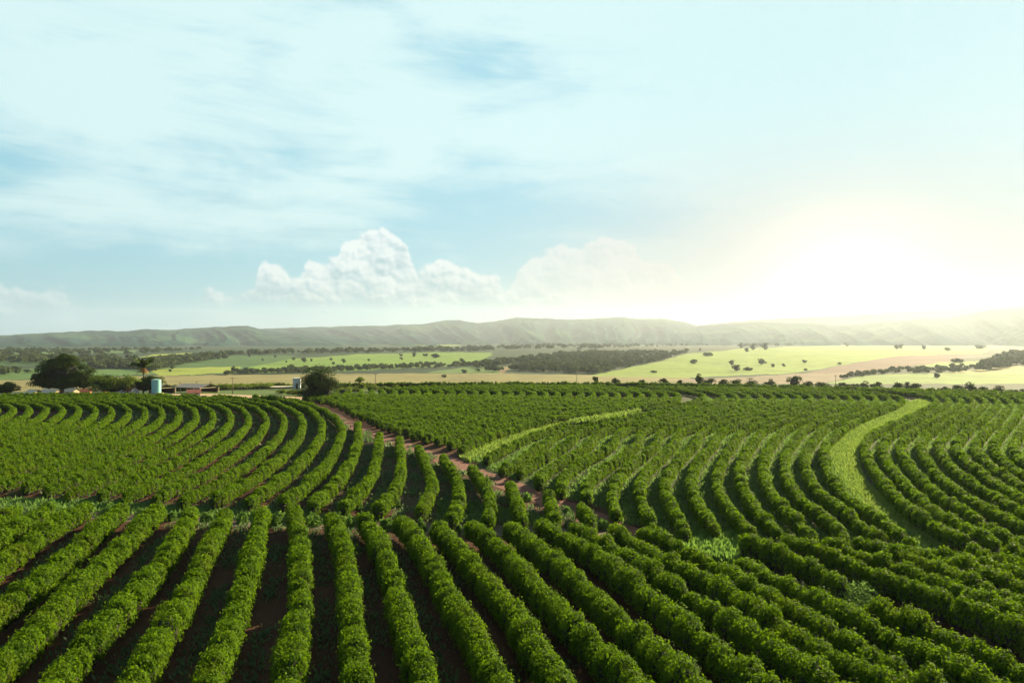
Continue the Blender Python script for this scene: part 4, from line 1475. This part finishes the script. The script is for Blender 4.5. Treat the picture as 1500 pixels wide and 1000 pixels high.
# white tower-like building with a flat canopy by the corner tree
b = spot(435, 300)
root = empty('white_building', b)
tag(root, 'narrow white building with a flat cream canopy left of the dome-shaped tree', 'building')
mb = MB()
mb.box((0, 0, 2.4), (3.1, 3.6, 5.0), R(12))
mb.make('wall', M_WHITE, root)
mb = MB()
mb.box((0, 0, 4.98), (3.35, 3.85, 0.16), R(12))
mb.make('roof', M_WHITE, root)
mb = MB()
mb.box((-6.6, 0, 1.2), (9.4, 5, 0.22), R(6), 0.04)
mb.make('canopy', M_CREAM, root)
for k in range(3):
    mb = MB()
    mb.box((-10.4 + k * 3.6, -2.2, 0.5), (0.15, 0.15, 1.3))
    mb.make('post', M_WOODP, root)
mb = MB()
mb.box((0.5, -1.86, 1.6), (0.9, 0.08, 2.4), R(12))
mb.make('door', M_DARKIN, root)

# poles
M_POLE = plain('pole_timber', (0.16, 0.12, 0.09), 0.9)
for k, (px, D, h, lb) in enumerate(((341, 262, 6.6, 'slim utility pole on the yard behind the left-hand hedges'), (550, 292, 6.9, 'utility pole with a lamp behind the bushes at the rim'), (845, 345, 9.0, 'slim utility pole on the beige stubble in the centre'),
                                    (1224, 380, 9.5, 'slim utility pole among the shrubs at the right'))):
    b = spot(px, D)
    root = empty('utility_pole', b)
    tag(root, lb, 'pole', 'utility poles')
    mb = MB()
    mb.tube([(0, 0, -0.3), (0, 0, h)], [0.17, 0.12], 8)
    mb.make('post', M_POLE, root, True)
    mb = MB()
    mb.box((0, 0, h - 0.5), (1.7, 0.12, 0.14), 0.3)
    mb.make('cross_arm', M_POLE, root)
    for s in (-0.7, 0, 0.7):
        mb = MB()
        mb.tube([(s, s * 0.3, h - 0.42), (s, s * 0.3, h - 0.22)], 0.06, 6)
        mb.make('insulator', M_CREAM, root)
    if k == 1:
        mb = MB()
        mb.tube([(0, 0, h - 0.8), (0.9, -0.4, h - 0.5), (1.5, -0.6, h - 0.55)], 0.05, 6)
        mb.box((1.6, -0.65, h - 0.58), (0.7, 0.3, 0.16))
        mb.make('street_lamp_head', M_WHITE, root)
for k, px in enumerate((244, 264, 288, 309)):
    b = spot(px, 420)
    o = MB()
    o.tube([(0, 0, -0.3), (0, 0, 6.5)], [0.17, 0.12], 6)
    o.box((0, 0, 5.9), (1.4, 0.12, 0.14), 0.3)
    p_ = o.make('utility_pole', M_POLE)
    p_.location = b
    tag(p_, 'thin distant pole on the beige stubble behind the sheds, %s from the left' % ordinal(k + 1), 'pole', 'distant poles on the stubble')

# ------------------------------------------------------------------ haze
mh = bpy.data.materials.new('haze')
mh.use_nodes = True
N = NT(mh.node_tree)
pv = N.node('ShaderNodeVolumePrincipled')
pv.inputs['Color'].default_value = (0.75, 0.86, 1.0, 1)
pv.inputs['Density'].default_value = 3.9e-5
pv.inputs['Anisotropy'].default_value = 0.45
pv.inputs['Density Attribute'].default_value = ''
pv.inputs['Temperature Attribute'].default_value = ''
out = N.node('ShaderNodeOutputMaterial')
N.nt.links.new(pv.outputs[0], out.inputs['Volume'])
mb = MB()
mb.box((0, 0, 220), (22400, 22400, 620))
hz = mb.make('haze', mh)
hz['kind'] = 'stuff'
hz['label'] = 'pale haze lying over the valley and the hills'
hz['category'] = 'haze'
